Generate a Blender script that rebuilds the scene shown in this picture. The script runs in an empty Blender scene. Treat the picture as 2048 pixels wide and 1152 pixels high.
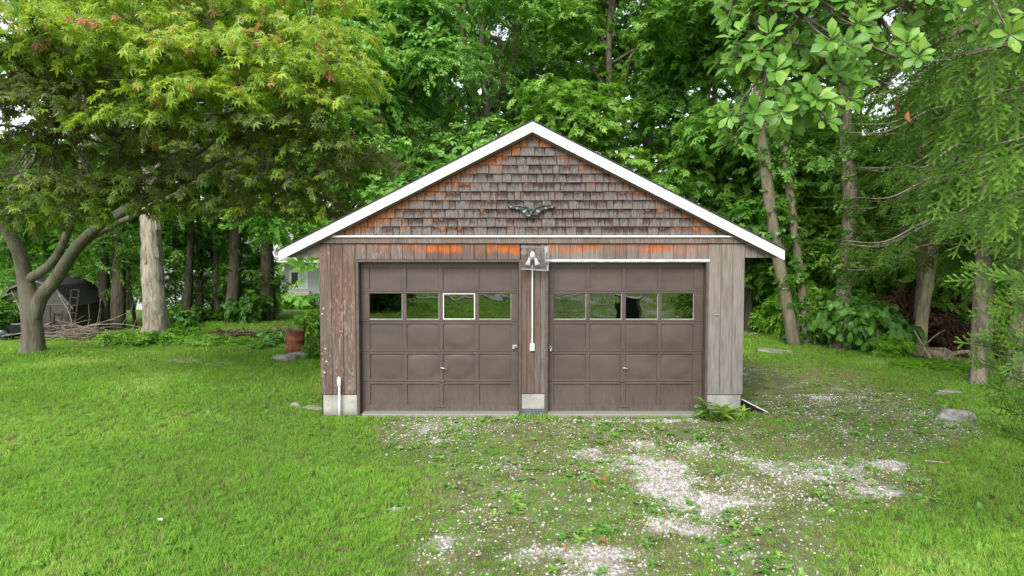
import bpy, math, random
import numpy as np
from mathutils import Vector, Matrix, Euler

R_ = math.radians
sc = bpy.context.scene
COL = sc.collection
# ------------------------------------------------------------------ camera, world, sun, exposure
CAM_H, PITCH, FPX = 2.53, R_(3.0), 1366.0
cam_d = bpy.data.cameras.new('camera')
cam_d.sensor_width = 36.0
cam_d.lens = 36.0 * FPX / 2048.0
cam_d.clip_start, cam_d.clip_end = 0.1, 3000
cam = bpy.data.objects.new('camera', cam_d)
COL.objects.link(cam)
cam.location = (0, 0, CAM_H)
cam.rotation_euler = (R_(90) - PITCH, 0, 0)
sc.camera = cam

SUN_EL, SUN_AZ = R_(42), R_(200)      # azimuth: direction the sun stands in, clockwise from +Y
world = bpy.data.worlds.new('World')
sc.world = world
world.use_nodes = True
wn = world.node_tree
wn.nodes.clear()
sky = wn.nodes.new('ShaderNodeTexSky')
sky.sky_type = 'NISHITA'
sky.sun_disc = False
sky.sun_elevation = SUN_EL
sky.sun_rotation = SUN_AZ
sky.air_density, sky.dust_density, sky.ozone_density = 1.0, 1.2, 1.0
hs = wn.nodes.new('ShaderNodeHueSaturation')
hs.inputs['Saturation'].default_value = 0.28     # overcast: little blue left
bg = wn.nodes.new('ShaderNodeBackground')
bg.inputs['Strength'].default_value = 0.15
wo = wn.nodes.new('ShaderNodeOutputWorld')
wn.links.new(sky.outputs[0], hs.inputs['Color'])
wn.links.new(hs.outputs[0], bg.inputs['Color'])
wn.links.new(bg.outputs[0], wo.inputs['Surface'])

sun_d = bpy.data.lights.new('sun', 'SUN')
sun_d.energy = 1.5
sun_d.angle = R_(25)
sun_d.color = (1.0, 0.96, 0.9)
sun = bpy.data.objects.new('sun', sun_d)
COL.objects.link(sun)
sd = Vector((math.sin(SUN_AZ) * math.cos(SUN_EL), math.cos(SUN_AZ) * math.cos(SUN_EL), math.sin(SUN_EL)))
sun.rotation_euler = (-sd).to_track_quat('-Z', 'Y').to_euler()
sun.location = sd * 60

vs = sc.view_settings
vs.view_transform, vs.look, vs.gamma, vs.use_curve_mapping = 'Standard', 'None', 1.0, False
vs.exposure = 1.3
cy = sc.cycles
cy.use_denoising = True
cy.max_bounces, cy.diffuse_bounces, cy.glossy_bounces, cy.transmission_bounces, cy.transparent_max_bounces = 12, 7, 3, 9, 12
cy.caustics_reflective = cy.caustics_refractive = False

rng = np.random.default_rng(7)
random.seed(7)

# ------------------------------------------------------------------ helpers
def unproj(px, py, Y):
    """point of the vertical plane at distance Y that the photograph's pixel shows"""
    s, c = math.sin(PITCH), math.cos(PITCH)
    t = (576.0 - py) / FPX
    q = Y * (t * c - s) / (c + t * s)
    dep = Y * c - q * s
    return (px - 1024.0) / FPX * dep, q + CAM_H

def FX(px, Y=10.45, py=650): return unproj(px, py, Y)[0]
def FZ(py, Y=10.45): return unproj(1024, py, Y)[1]

def G(px, py, z=0.0):
    """point of the level ground that a pixel shows"""
    s, c = math.sin(PITCH), math.cos(PITCH)
    t = (576.0 - py) / FPX
    q = z - CAM_H
    Y = q * (c + t * s) / (t * c - s)
    return (px - 1024.0) / FPX * (Y * c - q * s), Y

def link(o, parent=None):
    COL.objects.link(o)
    if parent is not None: o.parent = parent
    return o

def mesh_np(name, V, F, mat=None, attrs=None, smooth=False):
    V = np.asarray(V, np.float32).reshape(-1, 3)
    me = bpy.data.meshes.new(name)
    if isinstance(F, np.ndarray): groups = [F]
    else:
        groups, by = [], {}
        for f in F: by.setdefault(len(f), []).append(f)
        groups = [np.array(v) for v in by.values()]
    loops = np.concatenate([g.reshape(-1) for g in groups]).astype(np.int32)
    tot = np.concatenate([np.full(len(g), g.shape[1]) for g in groups]).astype(np.int32)
    start = np.concatenate([[0], np.cumsum(tot)[:-1]]).astype(np.int32)
    me.vertices.add(len(V)); me.vertices.foreach_set('co', V.reshape(-1))
    me.loops.add(len(loops)); me.loops.foreach_set('vertex_index', loops)
    me.polygons.add(len(tot)); me.polygons.foreach_set('loop_start', start)
    try: me.polygons.foreach_set('loop_total', tot)
    except Exception: pass
    me.polygons.foreach_set('use_smooth', np.full(len(tot), bool(smooth)))
    for k, a in (attrs or {}).items():
        at = me.attributes.new(k, 'FLOAT', 'POINT')
        at.data.foreach_set('value', np.asarray(a, np.float32))
    if mat is not None: me.materials.append(mat)
    me.update(calc_edges=True)
    return me

def obj(name, me, parent=None, loc=None, rot=None, scale=None, color=None):
    o = bpy.data.objects.new(name, me)
    link(o, parent)
    if loc is not None: o.location = loc
    if rot is not None: o.rotation_euler = rot
    if scale is not None: o.scale = scale if hasattr(scale, '__len__') else (scale,) * 3
    if color is not None: o.color = (*color, 1.0)
    return o

def tag(o, label=None, cat=None, group=None, kind=None):
    if label: o['label'] = label
    if cat: o['category'] = cat
    if group: o['group'] = group
    if kind: o['kind'] = kind
    return o

def thing(name, label, cat, loc=(0, 0, 0), rz=0.0, group=None):
    o = bpy.data.objects.new(name, None)
    o.empty_display_size = 0.2
    link(o)
    o.location = loc; o.rotation_euler = (0, 0, rz)
    return tag(o, label, cat, group)

class MB:
    """collects simple solids into one mesh"""
    def __init__(s): s.V, s.F = [], []
    def add(s, V, F):
        n = len(s.V)
        s.V += [tuple(v) for v in V]
        s.F += [tuple(i + n for i in f) for f in F]
        return s
    def box(s, x0, x1, y0, y1, z0, z1, bev=0.0):
        b = min(bev, (x1-x0)*.45, (y1-y0)*.45, (z1-z0)*.45)
        if b <= 0:
            V = [(x, y, z) for z in (z0, z1) for y in (y0, y1) for x in (x0, x1)]
            F = [(0,2,3,1),(4,5,7,6),(0,1,5,4),(2,6,7,3),(0,4,6,2),(1,3,7,5)]
            return s.add(V, F)
        # front (-y) face bevelled: enough for what is seen
        V = [(x0+b,y0,z0+b),(x1-b,y0,z0+b),(x1-b,y0,z1-b),(x0+b,y0,z1-b),
             (x0,y0+b,z0),(x1,y0+b,z0),(x1,y0+b,z1),(x0,y0+b,z1),
             (x0,y1,z0),(x1,y1,z0),(x1,y1,z1),(x0,y1,z1)]
        F = [(0,1,2,3),(0,4,5,1),(1,5,6,2),(2,6,7,3),(3,7,4,0),
             (4,8,9,5),(5,9,10,6),(6,10,11,7),(7,11,8,4),(8,11,10,9)]
        return s.add(V, F)
    def prism(s, poly, y0, y1):
        """polygon in XZ (counter-clockwise seen from -Y) extruded along Y"""
        n = len(poly)
        V = [(x, y0, z) for x, z in poly] + [(x, y1, z) for x, z in poly]
        F = [tuple(range(n)), tuple(range(2*n-1, n-1, -1))] + [(i, i+n, (i+1) % n + n, (i+1) % n) for i in range(n)]
        return s.add(V, F)
    def tube(s, pts, rad, seg=8, cap=True):
        V, F = tube_arr(pts, rad, seg, cap)
        return s.add(V, F)
    def lathe(s, prof, seg=20, c=(0, 0, 0), axis='z'):
        V, F = [], []
        for r, h in prof:
            for k in range(seg):
                a = 2 * math.pi * k / seg
                p = (r*math.cos(a), r*math.sin(a), h)
                if axis == 'y': p = (p[0], -p[2], p[1])
                V.append((p[0]+c[0], p[1]+c[1], p[2]+c[2]))
        for i in range(len(prof)-1):
            for k in range(seg):
                F.append((i*seg+k, i*seg+(k+1) % seg, (i+1)*seg+(k+1) % seg, (i+1)*seg+k))
        F.append(tuple(range(seg-1, -1, -1)))
        F.append(tuple((len(prof)-1)*seg+k for k in range(seg)))
        return s.add(V, F)
    def mesh(s, name, mat=None, smooth=False): return mesh_np(name, s.V, s.F, mat, smooth=smooth)
    def obj(s, name, mat, parent=None, smooth=False, **k): return obj(name, s.mesh(name, mat, smooth), parent, **k)

def tube_arr(pts, rad, seg=8, cap=True, rough=0.0, rg=None):
    pts = [Vector(p) for p in pts]
    V, F = [], []
    ref = Vector((0.31, 0.95, 0.05))
    for i, p in enumerate(pts):
        d = (pts[min(i+1, len(pts)-1)] - pts[max(i-1, 0)]).normalized()
        u = ref - d * ref.dot(d)
        if u.length < 1e-3: u = Vector((1, 0, 0)) - d * d.x
        u.normalize(); w = d.cross(u)
        r = rad[i] if hasattr(rad, '__len__') else rad
        for k in range(seg):
            a = 2*math.pi*k/seg
            rr = r * (1 + (rg.uniform(-rough, rough) if rough else 0))
            V.append(tuple(p + (u*math.cos(a) + w*math.sin(a)) * rr))
    for i in range(len(pts)-1):
        for k in range(seg):
            F.append((i*seg+k, i*seg+(k+1) % seg, (i+1)*seg+(k+1) % seg, (i+1)*seg+k))
    if cap:
        F.append(tuple(range(seg-1, -1, -1)))
        F.append(tuple((len(pts)-1)*seg+k for k in range(seg)))
    return V, F

def curve_pts(pts, n):
    """smooth polyline through pts (Catmull-Rom), n steps per span"""
    P = [Vector(p) for p in pts]
    P = [P[0]*2-P[1]] + P + [P[-1]*2-P[-2]]
    out = []
    for i in range(1, len(P)-2):
        for k in range(n):
            t = k/n
            out.append(0.5*((2*P[i])+(P[i+1]-P[i-1])*t+(2*P[i-1]-5*P[i]+4*P[i+1]-P[i+2])*t*t+(3*P[i]-P[i-1]-3*P[i+1]+P[i+2])*t**3))
    out.append(P[-2])
    return out

def vnoise(x, y, scale, seed):
    g = np.random.default_rng(seed).random((256, 256)).astype(np.float32)
    x = np.asarray(x)/scale + 1000.0; y = np.asarray(y)/scale + 1000.0
    xi, yi = np.floor(x).astype(int), np.floor(y).astype(int)
    fx, fy = x-xi, y-yi
    fx, fy = fx*fx*(3-2*fx), fy*fy*(3-2*fy)
    a, b = g[xi % 256, yi % 256], g[(xi+1) % 256, yi % 256]
    c, d = g[xi % 256, (yi+1) % 256], g[(xi+1) % 256, (yi+1) % 256]
    return (a*(1-fx)+b*fx)*(1-fy)+(c*(1-fx)+d*fx)*fy

def fbm(x, y, scale, seed, octs=3):
    t, w, s = 0, 0, 0
    for k in range(octs):
        a = 0.5**k
        t = t + a*vnoise(x, y, scale*0.5**k, seed+k); w += a
    return t/w

def sstep(a, b, x):
    t = np.clip((np.asarray(x, float)-a)/(b-a), 0, 1)
    return t*t*(3-2*t)

# ------------------------------------------------------------------ materials
class NT:
    def __init__(s, name):
        s.m = bpy.data.materials.new(name); s.m.use_nodes = True
        s.t = s.m.node_tree; s.t.nodes.clear()
        s.out = s.t.nodes.new('ShaderNodeOutputMaterial')
    def n(s, typ, ins=None, out=0, **props):
        nd = s.t.nodes.new('ShaderNode'+typ)
        for k, v in props.items(): setattr(nd, k, v)
        for k, v in (ins or {}).items():
            sock = nd.inputs[k]
            if isinstance(v, bpy.types.NodeSocket): s.t.links.new(v, sock)
            else:
                if sock.type == 'RGBA' and len(v) == 3: v = (*v, 1)
                sock.default_value = v
        return nd.outputs[out]
    def math(s, op, a, b=0.0, clamp=False): return s.n('Math', {0: a, 1: b}, operation=op, use_clamp=clamp)
    def mix(s, f, a, b, bt='MIX'):
        nd = s.t.nodes.new('ShaderNodeMix'); nd.data_type = 'RGBA'; nd.blend_type = bt
        for k, v in ((0, f), (6, a), (7, b)):
            if isinstance(v, bpy.types.NodeSocket): s.t.links.new(v, nd.inputs[k])
            else: nd.inputs[k].default_value = (*v, 1) if hasattr(v, '__len__') and len(v) == 3 else v
        return nd.outputs[2]
    def ramp(s, f, stops, interp='LINEAR'):
        nd = s.t.nodes.new('ShaderNodeValToRGB')
        s.t.links.new(f, nd.inputs[0])
        e = nd.color_ramp.elements; nd.color_ramp.interpolation = interp
        while len(e) < len(stops): e.new(0.5)
        for el, (p, c) in zip(e, stops):
            el.position = p
            el.color = (*c, 1) if hasattr(c, '__len__') else (c, c, c, 1)
        return nd.outputs[0]
    def mapr(s, v, a, b, c=0.0, d=1.0):
        return s.n('MapRange', {0: v, 1: a, 2: b, 3: c, 4: d}, clamp=True)
    def noise(s, vec, scale, detail=3, rough=0.55, dist=0.0):
        return s.n('TexNoise', {'Vector': vec, 'Scale': scale, 'Detail': detail, 'Roughness': rough, 'Distortion': dist})
    def pos(s): return s.n('NewGeometry')
    def objc(s): return s.n('TexCoord', out=3)
    def gen(s): return s.n('TexCoord', out=0)
    def scaled(s, v, sx, sy, sz, off=None):
        r = s.n('Mapping', {'Vector': v, 'Scale': (sx, sy, sz)})
        if off is not None: r = s.n('VectorMath', {0: r, 1: off}, operation='ADD')
        return r
    def rnd(s): return s.n('ObjectInfo', out=5)
    def ocol(s): return s.n('ObjectInfo', out=1)
    def sep(s, v):
        nd = s.t.nodes.new('ShaderNodeSeparateColor'); s.t.links.new(v, nd.inputs[0]); return nd.outputs
    def sepv(s, v):
        nd = s.t.nodes.new('ShaderNodeSeparateXYZ'); s.t.links.new(v, nd.inputs[0]); return nd.outputs
    def bump(s, h, strength=0.5, dist=0.01): return s.n('Bump', {'Strength': strength, 'Distance': dist, 'Height': h})
    def bsdf(s, color, rough=0.6, spec=0.5, normal=None, metal=0.0, **k):
        ins = {'Base Color': color, 'Roughness': rough, 'Specular IOR Level': spec, 'Metallic': metal}
        if normal is not None: ins['Normal'] = normal
        ins.update(k)
        return s.n('BsdfPrincipled', ins)
    def done(s, sh):
        s.t.links.new(sh, s.out.inputs['Surface']); return s.m

def simple(name, c, rough=0.6, spec=0.4, metal=0.0, var=0.15, scale=8.0, bump=0.0, bscale=60.0):
    t = NT(name); p = t.objc()
    f = t.noise(p, scale, 4)
    col = t.mix(t.mapr(f, .3, .7), tuple(x*(1-var) for x in c), tuple(min(1, x*(1+var)) for x in c))
    nrm = t.bump(t.noise(p, bscale, 3), bump, 0.01) if bump else None
    return t.done(t.bsdf(col, rough, spec, nrm, metal))

def leaf_mat(name, stops, trans=0.45, rough=0.36, spec=0.5, attr='GEOMETRY'):
    t = NT(name)
    tint = t.n('Attribute', out=2, attribute_name='tint', attribute_type=attr)
    col = t.ramp(tint, stops)
    col = t.mix(1.0, col, t.ocol(), 'MULTIPLY')
    pr = t.bsdf(col, rough, spec)
    tr = t.n('BsdfTranslucent', {'Color': t.mix(1.0, col, (1.25, 1.3, 0.7), 'MULTIPLY')})
    return t.done(t.n('MixShader', {0: trans, 1: pr, 2: tr}))

def bark_mat(name, c0, c1, sc_=9.0, moss=0.0):
    t = NT(name); p = t.pos()
    v = t.scaled(p, 1, 1, 0.16)
    f = t.noise(v, sc_*2.2, 5, 0.62, 0.6)
    g = t.noise(p, 1.3, 3)
    col = t.mix(t.mapr(f, .34, .66), c0, c1)
    col = t.mix(t.mapr(g, .5, .75, 0, .5), col, tuple(x*1.35 for x in c1))
    if moss: col = t.mix(t.mapr(t.noise(p, 2.1, 4), .5, .68, 0, moss), col, (0.07, 0.09, 0.035))
    col = t.mix(1.0, col, t.ocol(), 'MULTIPLY')
    return t.done(t.bsdf(col, .9, .2, t.bump(f, 0.9, 0.03)))

def board_mat():
    """weathered siding: object colour = (bare orange wood, silver grey, flaking pale swirls)"""
    t = NT('weathered_board'); p = t.pos()
    off = t.n('CombineXYZ', {0: t.math('MULTIPLY', t.rnd(), 31.0), 1: 0.0, 2: t.math('MULTIPLY', t.rnd(), 17.0)})
    fine = t.noise(t.scaled(p, 60, 20, 2.2, off), 1.0, 5, 0.65)
    mid = t.noise(t.scaled(p, 9, 3, 1.3, off), 1.0, 4, 0.6)
    big = t.noise(t.scaled(p, 1.6, 1, 1.1, off), 1.0, 3)
    sw = t.noise(t.scaled(p, 7.0, 3, 1.5, off), 1.0, 2, 0.5, 0.5)
    rings = t.math('SINE', t.math('MULTIPLY', sw, 95.0))
    o = t.sep(t.ocol())
    brown = t.mix(t.mapr(fine, .3, .7), (.050, .032, .026), (.140, .102, .086))
    brown = t.mix(t.mapr(mid, .42, .7, 0, .65), brown, (.13, .065, .045))
    grey = t.mix(t.mapr(fine, .28, .7), (.105, .092, .083), (.29, .27, .25))
    grey = t.mix(t.mapr(big, .5, .72, 0, .55), grey, (.13, .11, .095))
    col = t.mix(t.math('ADD', o[1], t.mapr(big, .35, .7, -.22, .22), True), brown, grey)
    pale = t.math('MULTIPLY', t.math('MULTIPLY', t.mapr(rings, .2, 1.0), t.mapr(mid, .40, .66)), t.mapr(fine, .34, .6, .25, .85))
    col = t.mix(t.math('MULTIPLY', pale, o[2], True), col, (.46, .41, .38))
    z = t.sepv(t.gen())[2]
    om = t.math('ADD', z, t.math('MULTIPLY', t.math('SUBTRACT', mid, .5), 1.3))
    om = t.math('MULTIPLY', t.mapr(om, .38, .62), o[0], True)
    orange = t.ramp(fine, [(.25, (.10, .028, .010)), (.48, (.34, .085, .022)), (.7, (.52, .19, .06))])
    col = t.mix(om, col, orange)
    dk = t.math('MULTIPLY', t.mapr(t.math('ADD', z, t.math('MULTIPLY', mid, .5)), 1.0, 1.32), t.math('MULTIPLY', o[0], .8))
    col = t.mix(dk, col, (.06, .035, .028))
    h = t.math('ADD', t.math('MULTIPLY', fine, .6), t.math('MULTIPLY', rings, .08))
    return t.done(t.bsdf(col, .85, .25, t.bump(h, .5, .004)))

def shingle_mat():
    """weathered cedar: object colour = (bare orange wood, pale grey, random)"""
    t = NT('cedar_shingle'); p = t.pos()
    off = t.n('CombineXYZ', {0: t.math('MULTIPLY', t.rnd(), 37.0), 1: 0.0, 2: t.math('MULTIPLY', t.rnd(), 23.0)})
    fine = t.noise(t.scaled(p, 90, 20, 5, off), 1.0, 5, 0.65)
    mid = t.noise(t.scaled(p, 13, 3, 9, off), 1.0, 3, 0.6)
    o = t.sep(t.ocol())
    z = t.sepv(t.gen())[2]
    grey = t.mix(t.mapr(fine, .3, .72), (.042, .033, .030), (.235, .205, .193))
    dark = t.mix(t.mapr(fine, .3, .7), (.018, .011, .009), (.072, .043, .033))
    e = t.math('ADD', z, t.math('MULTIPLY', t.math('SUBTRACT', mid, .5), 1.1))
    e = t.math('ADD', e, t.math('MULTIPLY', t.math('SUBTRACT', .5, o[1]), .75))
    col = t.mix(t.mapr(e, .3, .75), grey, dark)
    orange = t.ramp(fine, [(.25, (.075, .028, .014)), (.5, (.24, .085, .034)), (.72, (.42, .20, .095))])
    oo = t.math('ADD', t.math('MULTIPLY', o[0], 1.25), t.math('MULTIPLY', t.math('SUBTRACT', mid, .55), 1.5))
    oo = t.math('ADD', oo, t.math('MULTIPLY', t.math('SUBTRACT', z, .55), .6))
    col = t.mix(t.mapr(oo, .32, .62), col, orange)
    return t.done(t.bsdf(col, .88, .2, t.bump(fine, .5, .004)))

def white_mat():
    t = NT('white_paint'); p = t.pos()
    f = t.noise(t.scaled(p, 2, 2, 5), 1.0, 5, .6)
    g = t.noise(p, 26, 4)
    col = t.mix(t.mapr(f, .42, .78, 0, .75), (.80, .80, .785), (.55, .56, .52))
    col = t.mix(t.mapr(g, .62, .70, 0, .7), col, (.36, .33, .29))
    st = t.noise(t.scaled(p, 9, 3, 1.2), 1.0, 4, .6)
    col = t.mix(t.mapr(st, .55, .72, 0, .45), col, (.42, .43, .37))
    return t.done(t.bsdf(col, .5, .4))

def door_mat():
    t = NT('brown_door_paint'); p = t.pos()
    f = t.noise(t.scaled(p, 1.5, 1, 3), 1.0, 5, .6)
    g = t.noise(t.scaled(p, 90, 20, 6), 1.0, 4)
    z = t.sepv(p)[2]
    col = t.mix(t.mapr(f, .35, .7), (.062, .043, .036), (.086, .062, .053))
    dust = t.math('MULTIPLY', t.mapr(z, .0, .7, 1, 0), t.mapr(g, .4, .7))
    col = t.mix(t.math('MULTIPLY', dust, .55), col, (.15, .125, .105))
    streak = t.noise(t.scaled(p, 22, 5, .9), 1.0, 4, .6)
    col = t.mix(t.mapr(streak, .56, .76, 0, .25), col, (.125, .1, .088))
    col = t.mix(t.mapr(streak, .42, .28, 0, .28), col, (.045, .032, .028))
    col = t.mix(t.mapr(t.noise(p, 70, 2), .74, .78, 0, .5), col, (.05, .035, .03))
    return t.done(t.bsdf(col, t.mapr(g, .3, .7, .42, .6), .45, t.bump(g, .12, .003)))

def glass_mat():
    t = NT('window_glass'); p = t.pos()
    nrm = t.bump(t.noise(p, 2.6, 1), .045, .05)
    fr = t.n('Fresnel', {'IOR': 1.85, 'Normal': nrm})
    gl = t.n('BsdfGlossy', {'Color': (.95, .97, .95), 'Roughness': .01, 'Normal': nrm})
    tr = t.n('BsdfTransparent', {'Color': (.5, .53, .5)})
    return t.done(t.n('MixShader', {0: t.math('MULTIPLY', fr, 2.1, True), 1: tr, 2: gl}))

def sheet_mat():
    t = NT('clear_plastic'); p = t.objc()
    fr = t.n('Fresnel', {'IOR': 1.5})
    gl = t.bsdf((.8, .8, .8), .18, .6)
    tr = t.n('BsdfTransparent', {'Color': (.93, .93, .93)})
    f = t.math('ADD', t.math('MULTIPLY', fr, .6), t.mapr(t.noise(p, 14, 4), .5, .8, .0, .12), True)
    return t.done(t.n('MixShader', {0: f, 1: tr, 2: gl}))

def concrete_mat():
    t = NT('concrete'); p = t.pos()
    f = t.noise(p, 5, 5, .6); g = t.noise(p, 70, 3)
    col = t.mix(t.mapr(f, .35, .7), (.24, .23, .21), (.40, .39, .36))
    col = t.mix(t.mapr(g, .55, .72, 0, .4), col, (.26, .25, .22))
    col = t.mix(t.math('MULTIPLY', t.mapr(t.sepv(p)[2], .02, .12, 1, 0), t.mapr(f, .3, .6, .3, .9)), col, (.17, .16, .125))
    return t.done(t.bsdf(col, .9, .2, t.bump(g, .4, .004)))

def rust_mat():
    t = NT('rusty_steel'); p = t.objc()
    f = t.noise(p, 5, 5, .65)
    col = t.ramp(f, [(.3, (.07, .03, .022)), (.48, (.20, .065, .04)), (.62, (.27, .10, .065)), (.75, (.12, .07, .05))])
    return t.done(t.bsdf(col, .8, .3, t.bump(f, .3, .006)))

def rock_mat():
    t = NT('rock'); p = t.objc()
    f = t.noise(p, 6, 6, .65); g = t.noise(p, 2.2, 3)
    col = t.ramp(f, [(.3, (.13, .125, .115)), (.5, (.30, .29, .27)), (.7, (.46, .45, .43))])
    col = t.mix(t.mapr(g, .5, .66, 0, .75), col, (.10, .12, .05))
    return t.done(t.bsdf(col, .9, .2, t.bump(f, .8, .02)))

def ground_mat():
    t = NT('lawn_soil'); p = t.pos()
    gv = t.n('Attribute', out=2, attribute_name='gravel')
    far = t.n('Attribute', out=2, attribute_name='meadow')
    f = t.noise(p, 3.2, 5, .6); g = t.noise(p, 42, 4, .6); h = t.noise(p, 0.8, 3)
    soil = t.mix(t.mapr(g, .35, .7), (.05, .055, .022), (.11, .10, .055))
    soil = t.mix(t.mapr(f, .42, .62, .25, .95), soil, (.085, .16, .022))
    grassy = t.mix(t.mapr(g, .3, .7), (.06, .14, .016), (.14, .26, .035))
    grassy = t.mix(t.mapr(h, .4, .7, 0, .6), grassy, (.17, .25, .05))
    col = t.mix(far, soil, grassy)
    dr = t.n('Attribute', out=2, attribute_name='drive')
    tan = t.mix(t.mapr(g, .35, .7), (.15, .125, .085), (.34, .30, .23))
    col = t.mix(t.math('MULTIPLY', dr, t.mapr(f, .34, .66, .05, .62)), col, tan)
    vor = t.n('TexVoronoi', {'Vector': p, 'Scale': 34.0}, out=1)
    st = t.mix(t.mapr(t.sep(vor)[0], .1, .9), (.28, .255, .225), (.54, .52, .50))
    st = t.mix(t.mapr(g, .4, .7, 0, .35), st, (.24, .2, .16))
    gm = t.mapr(t.math('ADD', gv, t.math('MULTIPLY', t.math('SUBTRACT', g, .5), .9)), .35, .6)
    col = t.mix(gm, col, st)
    return t.done(t.bsdf(col, .95, .1, t.bump(g, .5, .02)))

def wood_plain(name, c0, c1):
    t = NT(name); p = t.objc()
    f = t.noise(t.scaled(p, 4, 30, 30), 1.0, 5, .6)
    return t.done(t.bsdf(t.mix(t.mapr(f, .3, .7), c0, c1), .85, .2, t.bump(f, .3, .004)))

M = {}
M['board'], M['shingle'], M['white'], M['door'] = board_mat(), shingle_mat(), white_mat(), door_mat()
M['glass'], M['sheet'], M['concrete'], M['rust'], M['rock'], M['ground'] = glass_mat(), sheet_mat(), concrete_mat(), rust_mat(), rock_mat(), ground_mat()
M['dark'] = simple('dark_sheathing', (.018, .014, .012), .9, .1)
M['interior'] = simple('garage_interior', (.05, .04, .035), .9, .1)
M['trim'] = simple('brown_trim_paint', (.09, .067, .058), .6, .35, var=.22, scale=6, bump=.2)
M['trim_pale'] = simple('worn_pale_trim', (.50, .47, .44), .7, .3, var=.3, scale=9, bump=.3)
M['flash'] = simple('grey_blue_flashing', (.075, .09, .115), .5, .5)
M['roofing'] = simple('asphalt_shingle', (.045, .043, .042), .95, .2, var=.4, scale=40, bump=.6)
M['metal'] = simple('dull_metal', (.55, .55, .54), .35, .5, metal=.9)
M['plastic_w'] = simple('white_plastic', (.78, .78, .76), .35, .5, var=.06)
M['bulb'] = simple('frosted_bulb', (.82, .83, .82), .15, .6, var=.03)
M['iron'] = simple('black_cast_metal', (.022, .032, .034), .32, .6, var=.3)
M['iron_pale'] = simple('worn_cast_metal', (.30, .33, .33), .4, .5, var=.4, scale=30)
M['bark'] = bark_mat('grey_bark', (.055, .045, .036), (.20, .17, .135), 9, .35)
M['bark_ridge'] = bark_mat('ridged_bark', (.045, .038, .032), (.24, .21, .18), 5, .15)
M['bark_smooth'] = bark_mat('smooth_maple_bark', (.085, .078, .055), (.17, .155, .115), 4, .55)
M['bark_pale'] = bark_mat('flaking_pale_bark', (.13, .11, .085), (.42, .37, .29), 6, .12)
M['stick'] = bark_mat('dry_stick', (.10, .08, .06), (.33, .28, .22), 12)
GREEN = [(0, (.060, .140, .024)), (.45, (.125, .260, .040)), (.8, (.205, .370, .065)), (1, (.31, .46, .10))]
M['leaf'] = leaf_mat('broad_leaf', GREEN)
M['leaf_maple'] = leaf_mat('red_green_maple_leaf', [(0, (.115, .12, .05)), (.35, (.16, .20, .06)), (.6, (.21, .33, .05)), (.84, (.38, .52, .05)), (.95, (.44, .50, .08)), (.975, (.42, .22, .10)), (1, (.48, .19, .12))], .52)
M['leaf_mag'] = leaf_mat('magnolia_leaf', [(0, (.06, .16, .022)), (.5, (.12, .27, .035)), (.85, (.22, .39, .055)), (1, (.32, .47, .10))], .34, .4, .32)
M['needle'] = leaf_mat('spruce_needle', [(0, (.045, .10, .018)), (.45, (.10, .20, .032)), (1, (.25, .41, .075))], .3, .5, .3)
M['leaf_dead'] = leaf_mat('dead_brown_leaf', [(0, (.03, .018, .012)), (.5, (.085, .048, .03)), (1, (.17, .085, .05))], .2, .7, .2)
M['leaf_fall'] = leaf_mat('fallen_leaf', [(0, (.42, .07, .05)), (.5, (.50, .19, .06)), (1, (.40, .22, .10))], .2, .6, .3)
M['grass'] = leaf_mat('grass_blade', [(0, (.40, .33, .18)), (.14, (.30, .28, .12)), (.24, (.20, .29, .06)), (.55, (.205, .40, .05)), (.8, (.28, .48, .065)), (1, (.41, .57, .14))], .42, .5, .3, attr='INSTANCER')
M['weed'] = leaf_mat('weed_leaf', [(0, (.08, .22, .03)), (.5, (.14, .33, .05)), (1, (.25, .44, .09))], .35, .45, .35, attr='INSTANCER')
t_ = NT('white_pebble')
tn = t_.n('Attribute', out=2, attribute_name='tint', attribute_type='INSTANCER')
M['pebble'] = t_.done(t_.bsdf(t_.ramp(tn, [(0, (.18, .155, .135)), (.3, (.40, .365, .335)), (.7, (.58, .56, .54)), (1, (.72, .71, .70))]), .85, .25))

# ------------------------------------------------------------------ terrain
def terrain(x, y):
    x = np.asarray(x, float); y = np.asarray(y, float)
    z = -3.7*sstep(22, 78, y)
    z = z - 1.6*sstep(10.3, 17, x)*sstep(6, 12, y)*(1-sstep(60, 90, y))
    z = z + 0.16*np.exp(-((x+11.25)**2+(y-16.2)**2)/1.1**2)
    z = z - 0.38*np.exp(-((x+15.5)**2+(y-23)**2)/10)
    near_g = sstep(3.2, 5.0, np.maximum(np.abs(x-.3), np.abs(y-13.5)*.9))
    z = z + near_g*(0.10*(vnoise(x, y, 3.1, 11)-.5)+0.06*(vnoise(x, y, 1.1, 12)-.5))
    z = z + 0.9*sstep(-8, -40, y)
    return z

def TZ(x, y): return float(terrain(x, y))

def drive_mask(x, y):
    xl = np.where(y < 10.3, -1.05-0.16*(y-5.4), 3.75)
    xr = np.clip(3.0+(y-5.4)*0.85, 2.6, 7.4)
    xl = xl + 0.9*(vnoise(x, y, 1.6, 41)-.5); xr = xr + 1.2*(vnoise(x, y, 1.6, 42)-.5)
    m = sstep(-.35, .55, x-xl)*sstep(-.35, .7, xr-x)*(1-sstep(14.0, 16.2, y))*sstep(-30, -20, y)
    return m

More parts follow.
